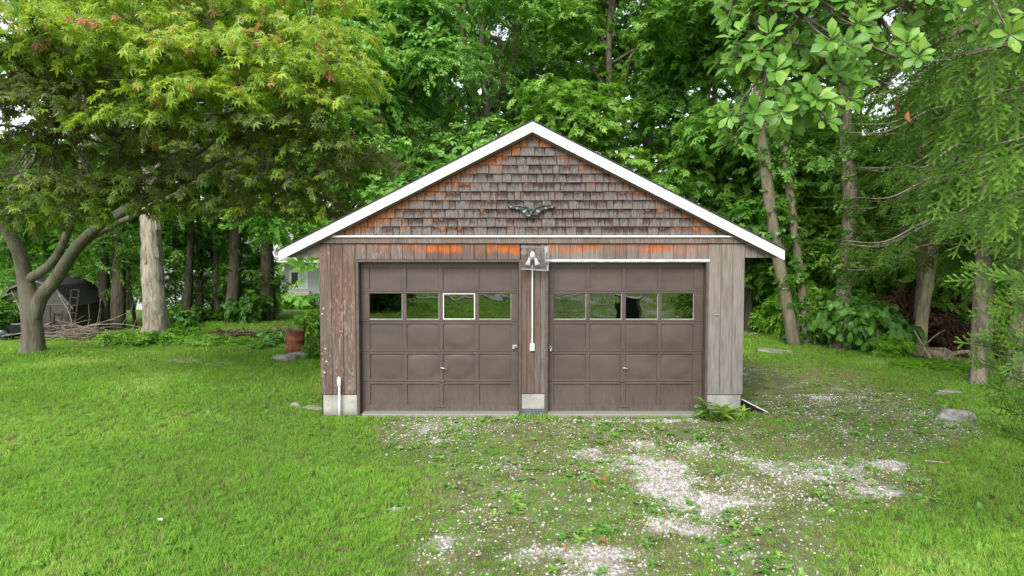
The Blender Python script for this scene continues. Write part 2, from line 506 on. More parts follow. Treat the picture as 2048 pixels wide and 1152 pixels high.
BLOBS = [(1320, 935, .42, .75, 1.0), (1345, 985, .5, .55, .9), (1280, 890, .5, .5, .6), (1440, 1010, .45, .5, .75), (1180, 905, .35, .4, .55),
         (875, 884, .26, .30, .8), (800, 1030, .26, .18, .7), (1020, 948, .32, .25, .6), (965, 943, .25, .15, .55), (950, 1030, .2, .12, .5),
         (1640, 800, .6, .6, .7), (1560, 815, .16, .3, .8), (1600, 870, .35, .4, .45), (1690, 860, .35, .45, .55), (1790, 940, .25, .5, .5),
         (1200, 842, 1.1, .18, .8), (1340, 842, .9, .25, .8), (900, 838, 1.0, .10, .75), (1010, 836, .3, .10, .6),
         (1330, 1060, .5, .4, .7), (1200, 1110, .6, .3, .6), (1040, 1125, .35, .3, .6), (880, 1090, .3, .3, .45), (1500, 1110, .4, .3, .45), (1780, 925, .3, .3, .5), (1790, 980, .2, .25, .45), (1700, 1020, .25, .15, .45), (1620, 1040, .3, .2, .5), (1560, 1010, .3, .2, .45), (1840, 960, .2, .2, .4)]
BLOBS = [(*G(a, b), c, d, e) for a, b, c, d, e in BLOBS]

def gravel_mask(x, y):
    x = np.asarray(x, float); y = np.asarray(y, float)
    n = fbm(x, y, 0.8, 51, 4)
    m = drive_mask(x, y)*sstep(.46, .76, n)*.40*(0.35+1.3*fbm(x, y, .3, 75, 2))
    m = m + .24*drive_mask(x, y)*sstep(9.5, 8, y)*sstep(.52, .68, fbm(x, y, .5, 61, 3))*sstep(-.4, 1.2, x)
    for bx, by, rx, ry, s in BLOBS:
        m = m + s*1.35*np.exp(-(((x-bx)/(rx*.56))**2+((y-by)/(ry*.56))**2))*(1.5*fbm(x, y, .28, 71, 3))*(1 if s > .95 else .8)
    m = m + .62*sstep(1.5, 3, x)*sstep(9, 7, x)*sstep(-1, -3, y)*sstep(-26, -22, y)*fbm(x, y, 1.2, 73, 3)*1.6
    return np.clip(m, 0, 1.2)

def axis(lo, a, b, hi, d, n):
    left = a-(a-lo)*(np.linspace(1, 0, n)**2.5)[:-1]
    right = b+(hi-b)*(np.linspace(0, 1, n)**2.5)[1:]
    return np.concatenate([left, np.arange(a, b+1e-6, d), right])

gx = axis(-600, -13, 11, 600, .11, 40); gy = axis(-300, 2.5, 17, 900, .11, 60)
XX, YY = np.meshgrid(gx, gy)
ZZ = terrain(XX, YY)
nx, ny = len(gx), len(gy)
ii = (np.arange(ny-1)[:, None]*nx+np.arange(nx-1)[None, :]).reshape(-1)
gf = np.stack([ii, ii+1, ii+1+nx, ii+nx], 1)
meadow = np.clip(sstep(21, 27, YY)+sstep(0, -4, YY), 0, 1)
gme = mesh_np('ground', np.stack([XX, YY, ZZ], -1), gf, M['ground'], {'gravel': gravel_mask(XX, YY).reshape(-1), 'drive': drive_mask(XX, YY).reshape(-1), 'meadow': meadow.reshape(-1)}, smooth=True)
tag(obj('ground', gme), kind='structure')

mb = MB()
for k in range(24):
    x0 = -14+k*.75; y0 = -15.5-1.2*math.sin(k*.33)
    x1 = x0+.75; y1 = -15.5-1.2*math.sin((k+1)*.33)
    z0, z1 = TZ(x0, y0)+.05, TZ(x1, y1)+.05
    mb.add([(x0, y0-.6, z0), (x1, y1-.6, z1), (x1, y1+.6, z1), (x0, y0+.6, z0), (x0, y0-.6, z0-.1), (x1, y1-.6, z1-.1), (x1, y1+.6, z1-.1), (x0, y0+.6, z0-.1)], [(0, 1, 2, 3), (7, 6, 5, 4), (0, 4, 5, 1), (3, 2, 6, 7)])
tag(mb.obj('path', M['concrete']), kind='structure')

# ------------------------------------------------------------------ garage
YF = 10.45                                     # face of the siding boards
XL, XR, XC = FX(640, YF), FX(1487.5, YF), FX(1063.7, YF)
garage = thing('garage', 'weathered wooden two-door garage with white gable trim and shingled gable', 'garage', (XC, YF, 0))
def gp(o): o.parent = garage; o.matrix_parent_inverse = Matrix.Translation((-XC, -YF, 0)); return o
def part(mb_, name, mat, color=None, smooth=False, parent=None):
    o = mb_.obj(name, mat, None, smooth)
    if color: o.color = (*color, 1)
    if parent is None: return gp(o)
    o.parent = parent; return o
def fx(px): return FX(px, YF)
def fz(py): return FZ(py, YF)
BACK = 17.3
Z_BRD = fz(789)            # lower edge of the boards
Z_FR0, Z_FR1 = fz(487), fz(471)
DO_T = fz(524.5)           # top of door openings
D1 = (fx(718.5), fx(1037.5)); D2 = (fx(1096), fx(1411))
# dark sheathing behind the boards (with the two openings), side and back walls
m_ = MB()
ys0, ys1 = YF+.024, YF+.09
for a, b in ((XL+.01, D1[0]-.03), (D1[1]+.03, D2[0]-.03), (D2[1]+.03, XR-.01)): m_.box(a, b, ys0, ys1, .02, DO_T)
m_.box(XL+.01, XR-.01, ys0, ys1, DO_T, Z_FR0)
part(m_, 'wall_sheathing', M['dark'])
roof_z = fz(247); SL = 0.505
zr = lambda x: roof_z - SL*abs(x-XC)           # upper edge of the rake line in the facade plane
m_ = MB().prism([(XL+.02, Z_FR0), (XR-.02, Z_FR0), (XR-.02, zr(XR)-.2), (XC, zr(XC)-.2), (XL+.02, zr(XL)-.2)], ys0, ys1)
part(m_, 'gable_sheathing', M['dark'])
part(MB().box(XL, XL+.1, ys1+.002, BACK, .02, zr(XL)-.14), 'side_wall', M['board'], (0, .2, .3))
part(MB().box(XR-.1, XR, ys1+.002, BACK, .02, zr(XR)-.14), 'side_wall', M['board'], (0, .7, .1))
part(MB().box(XL+.102, XR-.102, BACK-.1, BACK, .02, Z_FR0+.1), 'back_wall', M['interior'])
part(MB().box(XL+.102, XR-.102, ys1+.05, BACK-.102, .0, .035), 'garage_floor', M['concrete'])
# roof slabs
ov = .13
for sgn in (-1, 1):
    xe = FX(556 if sgn < 0 else 1570.5, YF-ov)
    m_ = MB()
    zt = lambda x: roof_z+.012-SL*abs(x-XC)
    poly = [(xe, zt(xe)), (XC, zt(XC)), (XC, zt(XC)+.022), (xe, zt(xe)+.022)]
    if sgn > 0: poly = [(XC, zt(XC)), (xe, zt(xe)), (xe, zt(xe)+.022), (XC, zt(XC)+.022)]
    m_.prism(poly, YF-ov-.012, BACK+.15)
    part(m_, 'roof_slope', M['roofing'])
    # sheathing under the roofing (eave board, soffit)
    m_ = MB()
    q = [(xe-sgn*.03, zt(xe-sgn*.03)-.105), (XC, zt(XC)-.105), (XC, zt(XC)-.003), (xe-sgn*.03, zt(xe-sgn*.03)-.003)]
    if sgn > 0: q = [q[1], q[0], q[3], q[2]]
    m_.prism(q, YF-ov+.05, BACK+.1)
    part(m_, 'soffit', M['trim'])
    # white rake board
    m_ = MB()
    xo = FX(560 if sgn < 0 else 1566.5, YF-ov)
    w_ = .157
    q = [(xo, zt(xo)-w_+.006), (XC, zt(XC)-w_), (XC, zt(XC)-.002), (xo, zt(xo)-.002)]
    xm_ = XC+(xo-XC)*.58
    for a_, b_ in ((xo, xm_+sgn*.0025), (xm_-sgn*.0025, XC)):
        q = [(a_, zt(a_)-w_+(.006 if a_ == xo else 0)), (b_, zt(b_)-w_), (b_, zt(b_)-.002), (a_, zt(a_)-.002)]
        if sgn > 0: q = [q[1], q[0], q[3], q[2]]
        part(MB().prism(q, YF-ov+(0 if a_ == xo else .0015), YF-ov+.045), 'rake_board', M['white'])
    # dark strip standing in for the rake's shadow: narrower piece set back
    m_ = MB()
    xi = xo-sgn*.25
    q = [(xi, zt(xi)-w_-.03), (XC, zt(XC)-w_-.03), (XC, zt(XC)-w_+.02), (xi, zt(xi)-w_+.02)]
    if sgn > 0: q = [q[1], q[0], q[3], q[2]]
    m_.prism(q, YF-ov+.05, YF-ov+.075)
    part(m_, 'rake_shadow_strip', M['trim'])
# knots and chips on the right rake
for a, b, r in ((1509, 480, .022), (1434, 448, .01)):
    x, z = unproj(a, b, YF-ov)
    part(MB().lathe([(r, 0), (r*.8, .004)], 10, (x, YF-ov-.001, z), 'y'), 'wood_knot', M['trim_pale'])
# gutter end on the left eave
m_ = MB(); x, z = unproj(546, 503, YF-.05)
pts = [(x, z), (x+.012, z-.05), (x+.035, z-.085), (x+.105, z-.085), (x+.105, z+.0), (x+.09, z+.0), (x+.09, z-.07), (x+.04, z-.07), (x+.022, z-.045), (x+.014, z)]
m_.prism(pts, YF-.07, BACK+.1)
part(m_, 'gutter', M['white'])

# eave returns closing the triangle under each rake
def tri_return(px0, px1, py_b, horiz):
    pieces = []
    if horiz:
        n = 3; zb = fz(py_b); ztop = fz(489)
        for k in range(n):
            za, zb2 = zb+(ztop-zb)*k/n+.001, zb+(ztop-zb)*(k+1)/n-.001
            lo = XC-(roof_z-.13-za)/SL; lo2 = XC-(roof_z-.13-zb2)/SL
            pieces.append([(lo, za), (XL-.004, za), (XL-.004, zb2), (lo2, zb2)])
    else:
        xs = [XR+.004, fx(1513), fx(1536), fx(1557)]
        for a, b in zip(xs[:-1], xs[1:]):
            zb = fz(py_b); pieces.append([(a+.002, zb), (b-.002, zb), (b-.002, max(zb+.005, zr(b)-.13)), (a+.002, zr(a)-.13)])
    for q in pieces:
        part(MB().prism(q, YF+.01, YF+.03), 'return_board', M['board'], (0.0, .6, .35) if horiz else (0.35, .75, .05))
tri_return(561, 641, 515, True)
tri_return(0, 0, 515.5, False)

# shingles
row_top, row_bot = fz(258), fz(470.5)
n_rows = 12
exp_ = (row_bot-fz(258))/-n_rows
rs = random.Random(5)
def shingle_mesh():
    # unit width and height; butt 16 mm thick, laid back at the head
    V = [(0, -.024, 0), (1, -.024, 0), (1, -.004, 1.22), (0, -.004, 1.22), (0, 0, 0), (1, 0, 0), (1, 0, 1.22), (0, 0, 1.22)]
    F = [(0, 1, 2, 3), (0, 4, 5, 1), (1, 5, 6, 2), (3, 2, 6, 7), (0, 3, 7, 4), (4, 7, 6, 5)]
    return mesh_np('shingle', V, F, M['shingle'])
SH = shingle_mesh()
for r in range(n_rows+1):
    zb = row_bot+exp_*r
    half = (roof_z-.15-zb)/SL
    if half < .12: continue
    x = XC-half+rs.uniform(-.06, .0)
    while x < XC+half-.05:
        w = rs.choice([.10, .13, .15, .17, .2, .22])*rs.uniform(.9, 1.1)
        w = min(w, XC+half+.03-x)
        if w < .04: break
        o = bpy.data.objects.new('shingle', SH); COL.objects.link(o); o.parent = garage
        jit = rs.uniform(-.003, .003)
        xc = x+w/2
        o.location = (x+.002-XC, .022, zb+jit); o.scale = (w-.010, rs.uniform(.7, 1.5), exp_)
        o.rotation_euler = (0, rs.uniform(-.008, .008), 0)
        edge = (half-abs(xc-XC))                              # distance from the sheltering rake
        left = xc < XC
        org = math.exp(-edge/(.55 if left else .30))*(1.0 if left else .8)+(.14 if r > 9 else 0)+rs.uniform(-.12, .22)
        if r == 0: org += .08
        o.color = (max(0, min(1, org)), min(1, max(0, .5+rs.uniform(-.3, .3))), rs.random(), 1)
        x += w
# frieze: white drip edge over a weathered board in three lengths
part(MB().box(fx(652), fx(1476), YF-.06, YF+.02, fz(474.8), fz(471)-.002, .004), 'drip_edge', M['white'])
for a, b, c in ((638, 836, (.08, .38, .35)), (836, 1097, (.12, .55, .5)), (1097, 1490, (.1, .5, .45))):
    part(MB().box(fx(a)+.001, fx(b)-.001, YF-.03, YF+.02, fz(487), fz(475.1), .004), 'frieze_board', M['board'], c)

# siding boards
def board(px0, px1, z0, z1, col, yo=0.0, name='siding_board'):
    return part(MB().box(fx(px0)+.0025, fx(px1)-.0025, YF-.004+yo, YF+.022, z0, z1, .004), name, M['board'], col)
Z_B1 = fz(488)-.003
TRIM_T1 = fz(519.5)
# left wall, full height
board(640, 663.5, Z_BRD, Z_B1, (.05, .12, .55))
board(663.5, 687, Z_BRD, Z_B1, (.05, .10, .6), .001)
board(687, 711.5, Z_BRD, Z_B1, (.05, .25, .55))
# strip above the left door
ed = [711.5, 735, 757.5, 782, 806, 829.5, 853.5, 877, 901, 924.5, 949, 973, 995.5, 1018, 1040]
oc = [.15, .2, .3, .15, .5, .45, 1., 1., 1., .15, .15, .75, 1., 1.]
pl = [.75, .9, .95, .9, .4, .35, .1, .1, .1, .05, .1, .1, .1, .1]
gr = [.25, .3, .3, .3, .35, .4, .2, .2, .2, .15, .15, .2, .2, .2]
for k in range(14): board(ed[k], ed[k+1], TRIM_T1+.002, Z_B1, (oc[k], gr[k], pl[k]), rs.uniform(-.002, .002))
# strip above the right door
ed = [1092.5, 1117, 1140, 1164, 1187, 1205, 1229, 1252, 1276, 1299, 1322.5, 1345, 1369, 1392.5, 1415]
oc = [.55, .55, .65, .8, .7, .25, .3, .3, .65, .9, .8, .35, .3, .25]
gr = [.75, .8, .85, .85, .85, .45, .45, .5, .7, .9, 1., .7, .75, .8]
for k in range(14): board(ed[k], ed[k+1], TRIM_T1+.002, Z_B1, (oc[k], gr[k], .12), rs.uniform(-.002, .002))
# pier between the doors
for a, b, c in ((1042, 1054, (.0, .0, .1)), (1054, 1068.5, (.0, .0, .1)), (1068.5, 1081, (.0, .08, .2)), (1081, 1091.5, (.0, .35, .3))):
    board(a, b, fz(787), Z_B1 if False else fz(489), c, rs.uniform(-.002, .001))
# right wall
for a, b, c in ((1415, 1440.5, (.08, 1.1, .04)), (1440.5, 1464, (.06, 1.2, .03)), (1464, 1487.5, (.06, 1.15, .05))):
    board(a, b, Z_BRD, Z_B1, c, rs.uniform(-.002, .001))
# concrete footings
for a, b, zt_, nm in ((644, 717.5, fz(790), 'footing'), (1043, 1090, fz(788), 'footing'), (1416, 1484.5, fz(790), 'footing')):
    zb = fz(818.5) if a == 1043 else -.1
    part(MB().box(fx(a), fx(b), YF+.004, YF+.2, zb, zt_-.003, .008), nm, M['concrete'])
part(MB().box(fx(1040), fx(1094), YF-.006, YF+.2, -.06, fz(818.5)-.002, .004), 'flashing', M['flash'])
part(MB().box(fx(645), fx(719), YF+.0, YF+.19, -.06, .018, .003), 'flashing', M['flash'])
# concrete sills under the doors
for a, b in ((724, 1037.5), (1095, 1399)):
    part(MB().box(fx(a), fx(b), YF-.10, YF+.3, -.1, fz(825.2), .012), 'sill', M['concrete'])

# door trims and jambs
YD = YF+.115                                   # face of the doors
for (x0, x1), mt, nm in ((D1, M['trim'], 0), (D2, M['trim_pale'], 1)):
    zt_ = DO_T
    part(MB().box(x0-.045, x0, YF-.022, YD+.05, .03, zt_, .004), 'door_jamb', M['trim'])
    part(MB().box(x1, x1+.035, YF-.022, YD+.05, .03, zt_, .004), 'door_jamb', M['trim'])
    part(MB().box(x0-.05, x1+.04, YF-.026, YD+.05, zt_+.001, TRIM_T1-.001, .004), 'door_head', mt)
    if nm == 1: part(MB().box(x0-.052, x1+.042, YF-.034, YF-.027, TRIM_T1-.016, TRIM_T1+.004), 'drip_cap', M['white'])

# doors
def panel_mesh(w, h, bulge, rs_, amp):
    nu, nv = 15, 13
    V = []
    for j in range(nv):
        for i in range(nu):
            u, v = i/(nu-1), j/(nv-1)
            edge = min(u, 1-u, v, 1-v)
            y = 0.0
            if bulge:
                cu, cvv, ru, rv = bulge
                d = math.sqrt(((u-cu)/ru)**2+((v-cvv)/rv)**2)
                y = -amp*1.0*float(1-sstep(.55, 1.05, d))
                y *= float(sstep(0, .07, edge))
            V.append((u*w, y, v*h))
    F = [(j*nu+i, j*nu+i+1, (j+1)*nu+i+1, (j+1)*nu+i) for j in range(nv-1) for i in range(nu-1)]
    return mesh_np('panel', V, F, M['door'], smooth=True)

SEC = [(526, 582.5), (582.5, 643.5), (643.5, 703.5), (703.5, 763.5), (763.5, 824.6)]
OPEN = [(536, 577.6), (587, 638.8), (648.2, 699), (708.3, 759.3), (768.3, 809.8)]
def garage_door(xcols, x0, x1, label, bulges, white_pane):
    dx = lambda px: FX(px, YD); dz = lambda py: FZ(py, YD)
    root = bpy.data.objects.new('garage_door', None); COL.objects.link(root)
    root.parent = garage; root.matrix_parent_inverse = Matrix.Translation((-XC, -YF, 0))
    root['label'] = label
    for s, ((sa, sb), (oa, ob)) in enumerate(zip(SEC, OPEN)):
        zt_, zb = dz(sa)-.0015, dz(sb)+.0015
        if s == 0: zt_ = DO_T+.02
        if s == 4: zb = dz(823.6)
        z1, z0 = dz(oa), dz(ob)
        m_ = MB(); y0, y1 = YD, YD+.04
        m_.box(x0, x1, y0, y1, z1, zt_, .004); m_.box(x0, x1, y0, y1, zb, z0, .004)
        xs = [x0]+[q for c in xcols for q in (dx(c[0]), dx(c[1]))]+[x1]
        for k in range(0, len(xs), 2): m_.box(xs[k], xs[k+1], y0+.0008, y1, z0+.0003, z1-.0003, .004)
        o = m_.obj('door_section', M['door'], root)
        for k, c in enumerate(xcols):
            a, b = dx(c[0]), dx(c[1])
            if s == 1:
                g = MB().box(a-.004, b+.004, YD+.018, YD+.022, z0-.004, z1+.004).obj('window_pane', M['glass'], root)
                wf = MB(); t = .011 if k == white_pane else .004
                mt = M['white'] if k == white_pane else M['trim_pale']
                if k == white_pane:
                    wf.box(a, b, YD+.004, YD+.016, z0, z0+t); wf.box(a, b, YD+.004, YD+.016, z1-t, z1)
                    wf.box(a, a+t, YD+.004, YD+.016, z0+t, z1-t); wf.box(b-t, b, YD+.004, YD+.016, z0+t, z1-t)
                else:
                    wf.box(a, b, YD+.003, YD+.016, z0, z0+.007); wf.box(b-.004, b, YD+.006, YD+.016, z0+.007, z1)
                wf.obj('window_frame', mt, root)
            else:
                bl = bulges.get((s, k))
                me = panel_mesh(b-a+.008, z1-z0+.008, bl[:4] if bl else None, rs, bl[4] if bl else 0)
                obj('panel', me, root, (a-.004, YD+.021, z0-.004))
    return root, dx, dz
C1 = [(739.4, 804.6), (813.4, 878), (886.3, 949.8), (958, 1022)]
C2 = [(1107.4, 1171.6), (1179.4, 1242.6), (1251.5, 1315), (1323, 1386.8)]
B1 = {(2, 0): (.5, .62, .75, .70, .004), (2, 1): (.5, .6, .62, .62, .010), (2, 2): (.5, .62, .6, .62, .011), (2, 3): (.5, .65, .8, .75, .004),
      (3, 0): (.55, .6, .62, .62, .008), (3, 1): (.5, .56, .56, .56, .014), (3, 2): (.48, .56, .56, .57, .014), (3, 3): (.5, .6, .7, .66, .007)}
B2 = {(2, 0): (.4, .62, .72, .66, .006), (2, 1): (.45, .62, .7, .64, .007), (2, 2): (.42, .6, .66, .64, .009), (2, 3): (.45, .62, .64, .64, .008),
      (3, 0): (.42, .6, .72, .62, .007), (3, 1): (.45, .62, .75, .66, .006), (3, 2): (.4, .6, .62, .62, .011), (3, 3): (.45, .58, .58, .6, .011)}
for cols, (x0, x1), lab, bl, wp, hx, lx in ((C1, D1, 'garage door with one white-framed window pane', B1, 2, 882.5, 1030), (C2, D2, 'garage door with plain window panes', B2, 9, 1247, 1101)):
    root, dx, dz = garage_door(cols, x0+.004, x1-.004, lab, bl, wp)
    # lift handle, keyhole plate, lift plates
    m_ = MB(); x, z = dx(hx), dz(735)
    m_.lathe([(.016, 0), (.014, .01), (.009, .03)], 12, (x, YD-.03, z), 'y')
    m_.tube([(x-.012, YD-.032, z+.006), (x+.03, YD-.036, z-.008), (x+.085, YD-.034, z-.016)], [.010, .012, .009], 8)
    m_.obj('handle', M['metal'], root, True)
    MB().lathe([(.017, 0), (.015, .004)], 12, (x, YD-.005, dz(720)), 'y').obj('keyhole_plate', M['trim'], root)
    for py in (761.5, 812.5):
        MB().box(dx(hx-7), dx(hx+7), YD-.02, YD-.0005, dz(py+1.6), dz(py-1.2), .003).obj('lift_plate', M['trim'], root)
    if lx > 1050:
        x, z = dx(1101.5), dz(699)
        MB().box(x-.02, x+.02, YD-.034, YD-.008, z-.025, z+.02, .006).obj('padlock', M['metal'], root)
        MB().tube([(x-.012, YD-.02, z+.018), (x-.012, YD-.02, z+.04), (x-.006, YD-.02, z+.05), (x+.006, YD-.02, z+.05), (x+.012, YD-.02, z+.04), (x+.012, YD-.02, z+.018)], .0045, 6).obj('padlock_shackle', M['metal'], root)
    else:
        m_ = MB(); x, z = dx(1029), dz(693)
        m_.box(x-.035, x+.045, YD-.03, YD-.001, z+.005, z+.03, .005)
        m_.box(x-.035, x+.005, YD-.028, YD-.001, z-.038, z+.004, .005)
        m_.box(x+.005, x+.055, YD-.02, YD-.001, z-.014, z+.004, .004)
        m_.obj('latch', M['metal'], root)
# nail knots along the left corner board and a hook on the right wall
for px, py in ((648, 617), (645, 628), (650, 697), (652, 723), (648, 745)):
    x, z = fx(px), fz(py)
    part(MB().lathe([(.014, 0), (.011, .003), (.004, .005)], 10, (x, YF-.0075, z), 'y'), 'nail_knot', M['trim_pale'])
m_ = MB(); x, z = fx(1432), fz(629)
m_.lathe([(.018, 0), (.012, .012)], 10, (x, YF-.02, z), 'y'); m_.tube([(x-.03, YF-.02, z-.004), (x+.03, YF-.022, z-.004)], .006, 6)
part(m_, 'wall_hook', M['metal'])
# ------------------------------------------------------------------ things on the facade
# eagle
ex, ez = fx(1062), fz(424)
eagle = thing('eagle_ornament', 'black cast eagle with spread wings mounted on the gable shingles', 'ornament', (ex, YF-.03, ez))
m_ = MB()
m_.tube(curve_pts([(0, .0, .035), (-.005, -.03, .0), (.0, -.05, -.04), (.012, -.06, -.062)], 3), [.010, .018, .025, .029, .030, .029, .026, .022, .018, .012][:10], 10)
m_.tube([(.022, -.07, -.05), (.045, -.075, -.045), (.06, -.075, -.058)], [.020, .015, .003], 8)
m_.obj('body', M['iron'], eagle, True)
MB().prism([(-.075, -.055), (-.02, -.07), (.01, -.055), (-.03, -.04)], -.03, -.015).obj('tail', M['iron_pale'], eagle)
for sg in (-1, 1):
    # wing: arm bar, then overlapping feathers
    arm = curve_pts([(.015*sg, -.03, -.01), (.08*sg, -.05, .062), (.16*sg, -.045, .085), (.235*sg, -.03, .088), (.30*sg, -.02, .098 if sg > 0 else .104)], 4)
    w = MB().tube(arm, [.022]*3+[.020]*4+[.016]*4+[.012]*3+[.008]*3, 8).obj('wing', M['iron'], eagle, True)
    for k in range(13):
        t = k/12
        p = arm[int(1+t*(len(arm)-2))]
        ln = .088-.012*t
        dirx = sg*(.72+.28*t); dirz = -(.70-.52*t)
        L_ = math.hypot(dirx, dirz); dirx, dirz = dirx/L_, dirz/L_
        nx_, nz_ = -dirz, dirx
        wd = .021-.006*t
        q = []
        for s_, w_ in ((0, .8), (.6, 1), (.9, .7), (1, .1)): q.append((p.x+dirx*ln*s_+nx_*wd*w_, p.z+dirz*ln*s_+nz_*wd*w_))
        for s_, w_ in ((1, .1), (.9, .7), (.6, 1), (0, .8)): q.append((p.x+dirx*ln*s_-nx_*wd*w_, p.z+dirz*ln*s_-nz_*wd*w_))
        MB().prism(q, p.y+.004+.0015*k, p.y+.009+.0015*k).obj('feather', M['iron_pale'] if k % 4 == 2 else M['iron'], w)
# lamp, plastic guard, conduit, switch
lx, lz = fx(1064.5), fz(514)
lamp = thing('wall_lamp', 'white twin floodlight holder behind a clear plastic guard between the doors', 'lamp', (lx, YF-.02, lz))
MB().lathe([(.045, 0), (.045, .02), (.03, .035)], 16, (0, -.02, 0), 'y').obj('base_plate', M['plastic_w'], lamp, True)
MB().tube([(0, -.06, -.01), (0, -.075, .03), (0, -.07, .06), (0, -.06, .085)], [.035, .04, .034, .012], 12).obj('bulb', M['bulb'], lamp, True)
MB().tube([(-.065, -.065, -.012), (.065, -.065, -.012)], .014, 10).obj('cross_arm', M['metal'], lamp, True)
for sg in (-1, 1):
    MB().tube([(sg*.045, -.065, -.02), (sg*.055, -.075, -.06), (sg*.068, -.085, -.10), (sg*.078, -.09, -.125)], [.016, .024, .038, .042], 12).obj('bulb', M['bulb'], lamp, True)
gx0, gx1, gz0, gz1 = fx(1041), fx(1096), fz(540), fz(491.5)
prof = []
for k in range(25):
    t = k/24
    if t < .72: prof.append((gx0+(gx1-gx0-.03)*t/.72, YF-.17-.015*math.sin(t*4)))
    else:
        a = (t-.72)/.28*math.pi*1.5
        prof.append((gx1-.03+.03*math.sin(a), YF-.155-.03*math.cos(a)+.0))
V = []; F = []
for x, y in prof:
    V += [(x, y, gz0+.01*math.sin(x*9)), (x, y, gz1-.03*(x-gx0)+.002*math.sin(x*40)), (x, y+.003, gz0+.01*math.sin(x*9)), (x, y+.003, gz1-.03*(x-gx0)+.002*math.sin(x*40))]
for k in range(len(prof)-1):
    a = 4*k
    F += [(a, a+4, a+5, a+1), (a+2, a+3, a+7, a+6), (a+1, a+5, a+7, a+3), (a, a+2, a+6, a+4)]
gd = thing('plastic_guard', 'clear curled plastic sheet nailed up in front of the twin floodlight', 'plastic sheet', (lx, YF, lz))
o = obj('sheet', mesh_np('sheet', V, F, M['sheet'], smooth=True)); o.parent = gd; o.matrix_parent_inverse = Matrix.Translation((-lx, -YF, -lz))
o = MB().tube([(gx0+.005, YF-.172, gz0+.02), (gx0+.003, YF-.008, gz0+.02)], .004, 6).tube([(gx0+.005, YF-.172, gz1-.02), (gx0+.003, YF-.008, gz1-.02)], .004, 6).obj('bracket', M['metal'])
o.parent = gd; o.matrix_parent_inverse = Matrix.Translation((-lx, -YF, -lz))
cdt = thing('conduit', 'thin pale conduit pipe running down the pier from the floodlight', 'conduit', (lx, YF, fz(612)))
o = MB().tube([(0, -.022, fz(686)-fz(612)), (0, -.022, fz(530)-fz(612))], .010, 8).obj('pipe', M['plastic_w'], cdt)
MB().box(-.016, .016, -.034, -.006, fz(659)-fz(612), fz(655.5)-fz(612), .003).obj('clip', M['metal'], cdt)
swb = thing('switch_box', 'small white switch box at the foot of the conduit on the pier', 'switch', (lx, YF, fz(693.5)))
MB().box(-.034, .034, -.05, -.006, -.058, .055, .006).obj('box', M['plastic_w'], swb)
MB().box(-.008, .008, -.06, -.0505, -.014, .016, .003).obj('lever', M['metal'], swb)
MB().lathe([(.006, 0), (.005, .003)], 8, (0, -.054, -.036), 'y').obj('screw', M['iron'], swb)
# white vent pipe at the left footing
vx = fx(678.5)
vp = thing('vent_pipe', 'white plastic standpipe with a fat cap beside the left footing', 'pipe', (vx, YF-.06, 0))
MB().tube([(0, 0, -.05), (.002, 0, fz(768))], .017, 12).obj('pipe', M['plastic_w'], vp, True)
MB().lathe([(.028, fz(770)), (.031, fz(767)), (.031, fz(757)), (.024, fz(753)), (.006, fz(752))], 14).obj('cap', M['plastic_w'], vp, True)
MB().box(-.045, .045, .02, .05, fz(781), fz(778.5)).obj('strap', M['iron'], vp)
# leaning board at the right corner
lb = thing('leaning_board', 'dark board with a pale edge leaning low against the right garage corner', 'board', (XR+.02, YF+.25, 0))
m_ = MB().prism([(0, .0), (.42, .0), (.44, .01), (.005, .21)], 0, .02); m_.obj('panel', M['dark'], lb)
MB().tube([(.0, -.005, .235), (.47, -.005, -.005)], .009, 6).obj('edge', M['plastic_w'], lb)

# ------------------------------------------------------------------ vegetation kits
def rotm(n, yaw):
    """frames (N,3,3) whose z axis is n and whose y axis is turned by yaw"""
    n = n/np.linalg.norm(n, axis=1, keepdims=True)
    ref = np.tile(np.array([[0.0, 1.0, 0.0]]), (len(n), 1))
    ref[np.abs(n[:, 1]) > .95] = (1, 0, 0)
    u = np.cross(ref, n); u /= np.linalg.norm(u, axis=1, keepdims=True)
    w = np.cross(n, u)
    c, s_ = np.cos(yaw)[:, None], np.sin(yaw)[:, None]
    x = u*c+w*s_; y = -u*s_+w*c
    return np.stack([x, y, n], 2)

def scatter(tmpls, P, N, scale, rg, tint, yaw=None):
    """copies of the templates (V, F, t) at P with normals N, joined: V, F, tint"""
    n = len(P)
    which = rg.integers(0, len(tmpls), n)
    yaw = rg.random(n)*6.283 if yaw is None else yaw
    Rm = rotm(N, yaw)
    Vs, Fs, Ts, off = [], [], [], 0
    for k, (tv, tf, tt) in enumerate(tmpls):
        idx = np.nonzero(which == k)[0]
        if not len(idx): continue
        V = np.einsum('nij,mj->nmi', Rm[idx], tv)*scale[idx][:, None, None]+P[idx][:, None, :]
        m = len(tv)
        F = tf[None]+(np.arange(len(idx))*m)[:, None, None]+off
        Vs.append(V.reshape(-1, 3)); Fs.append(F.reshape(-1, tf.shape[1]))
        Ts.append((tint[idx][:, None]+tt[None]).reshape(-1)); off += len(idx)*m
    return np.concatenate(Vs), np.concatenate(Fs), np.clip(np.concatenate(Ts), 0, 1)

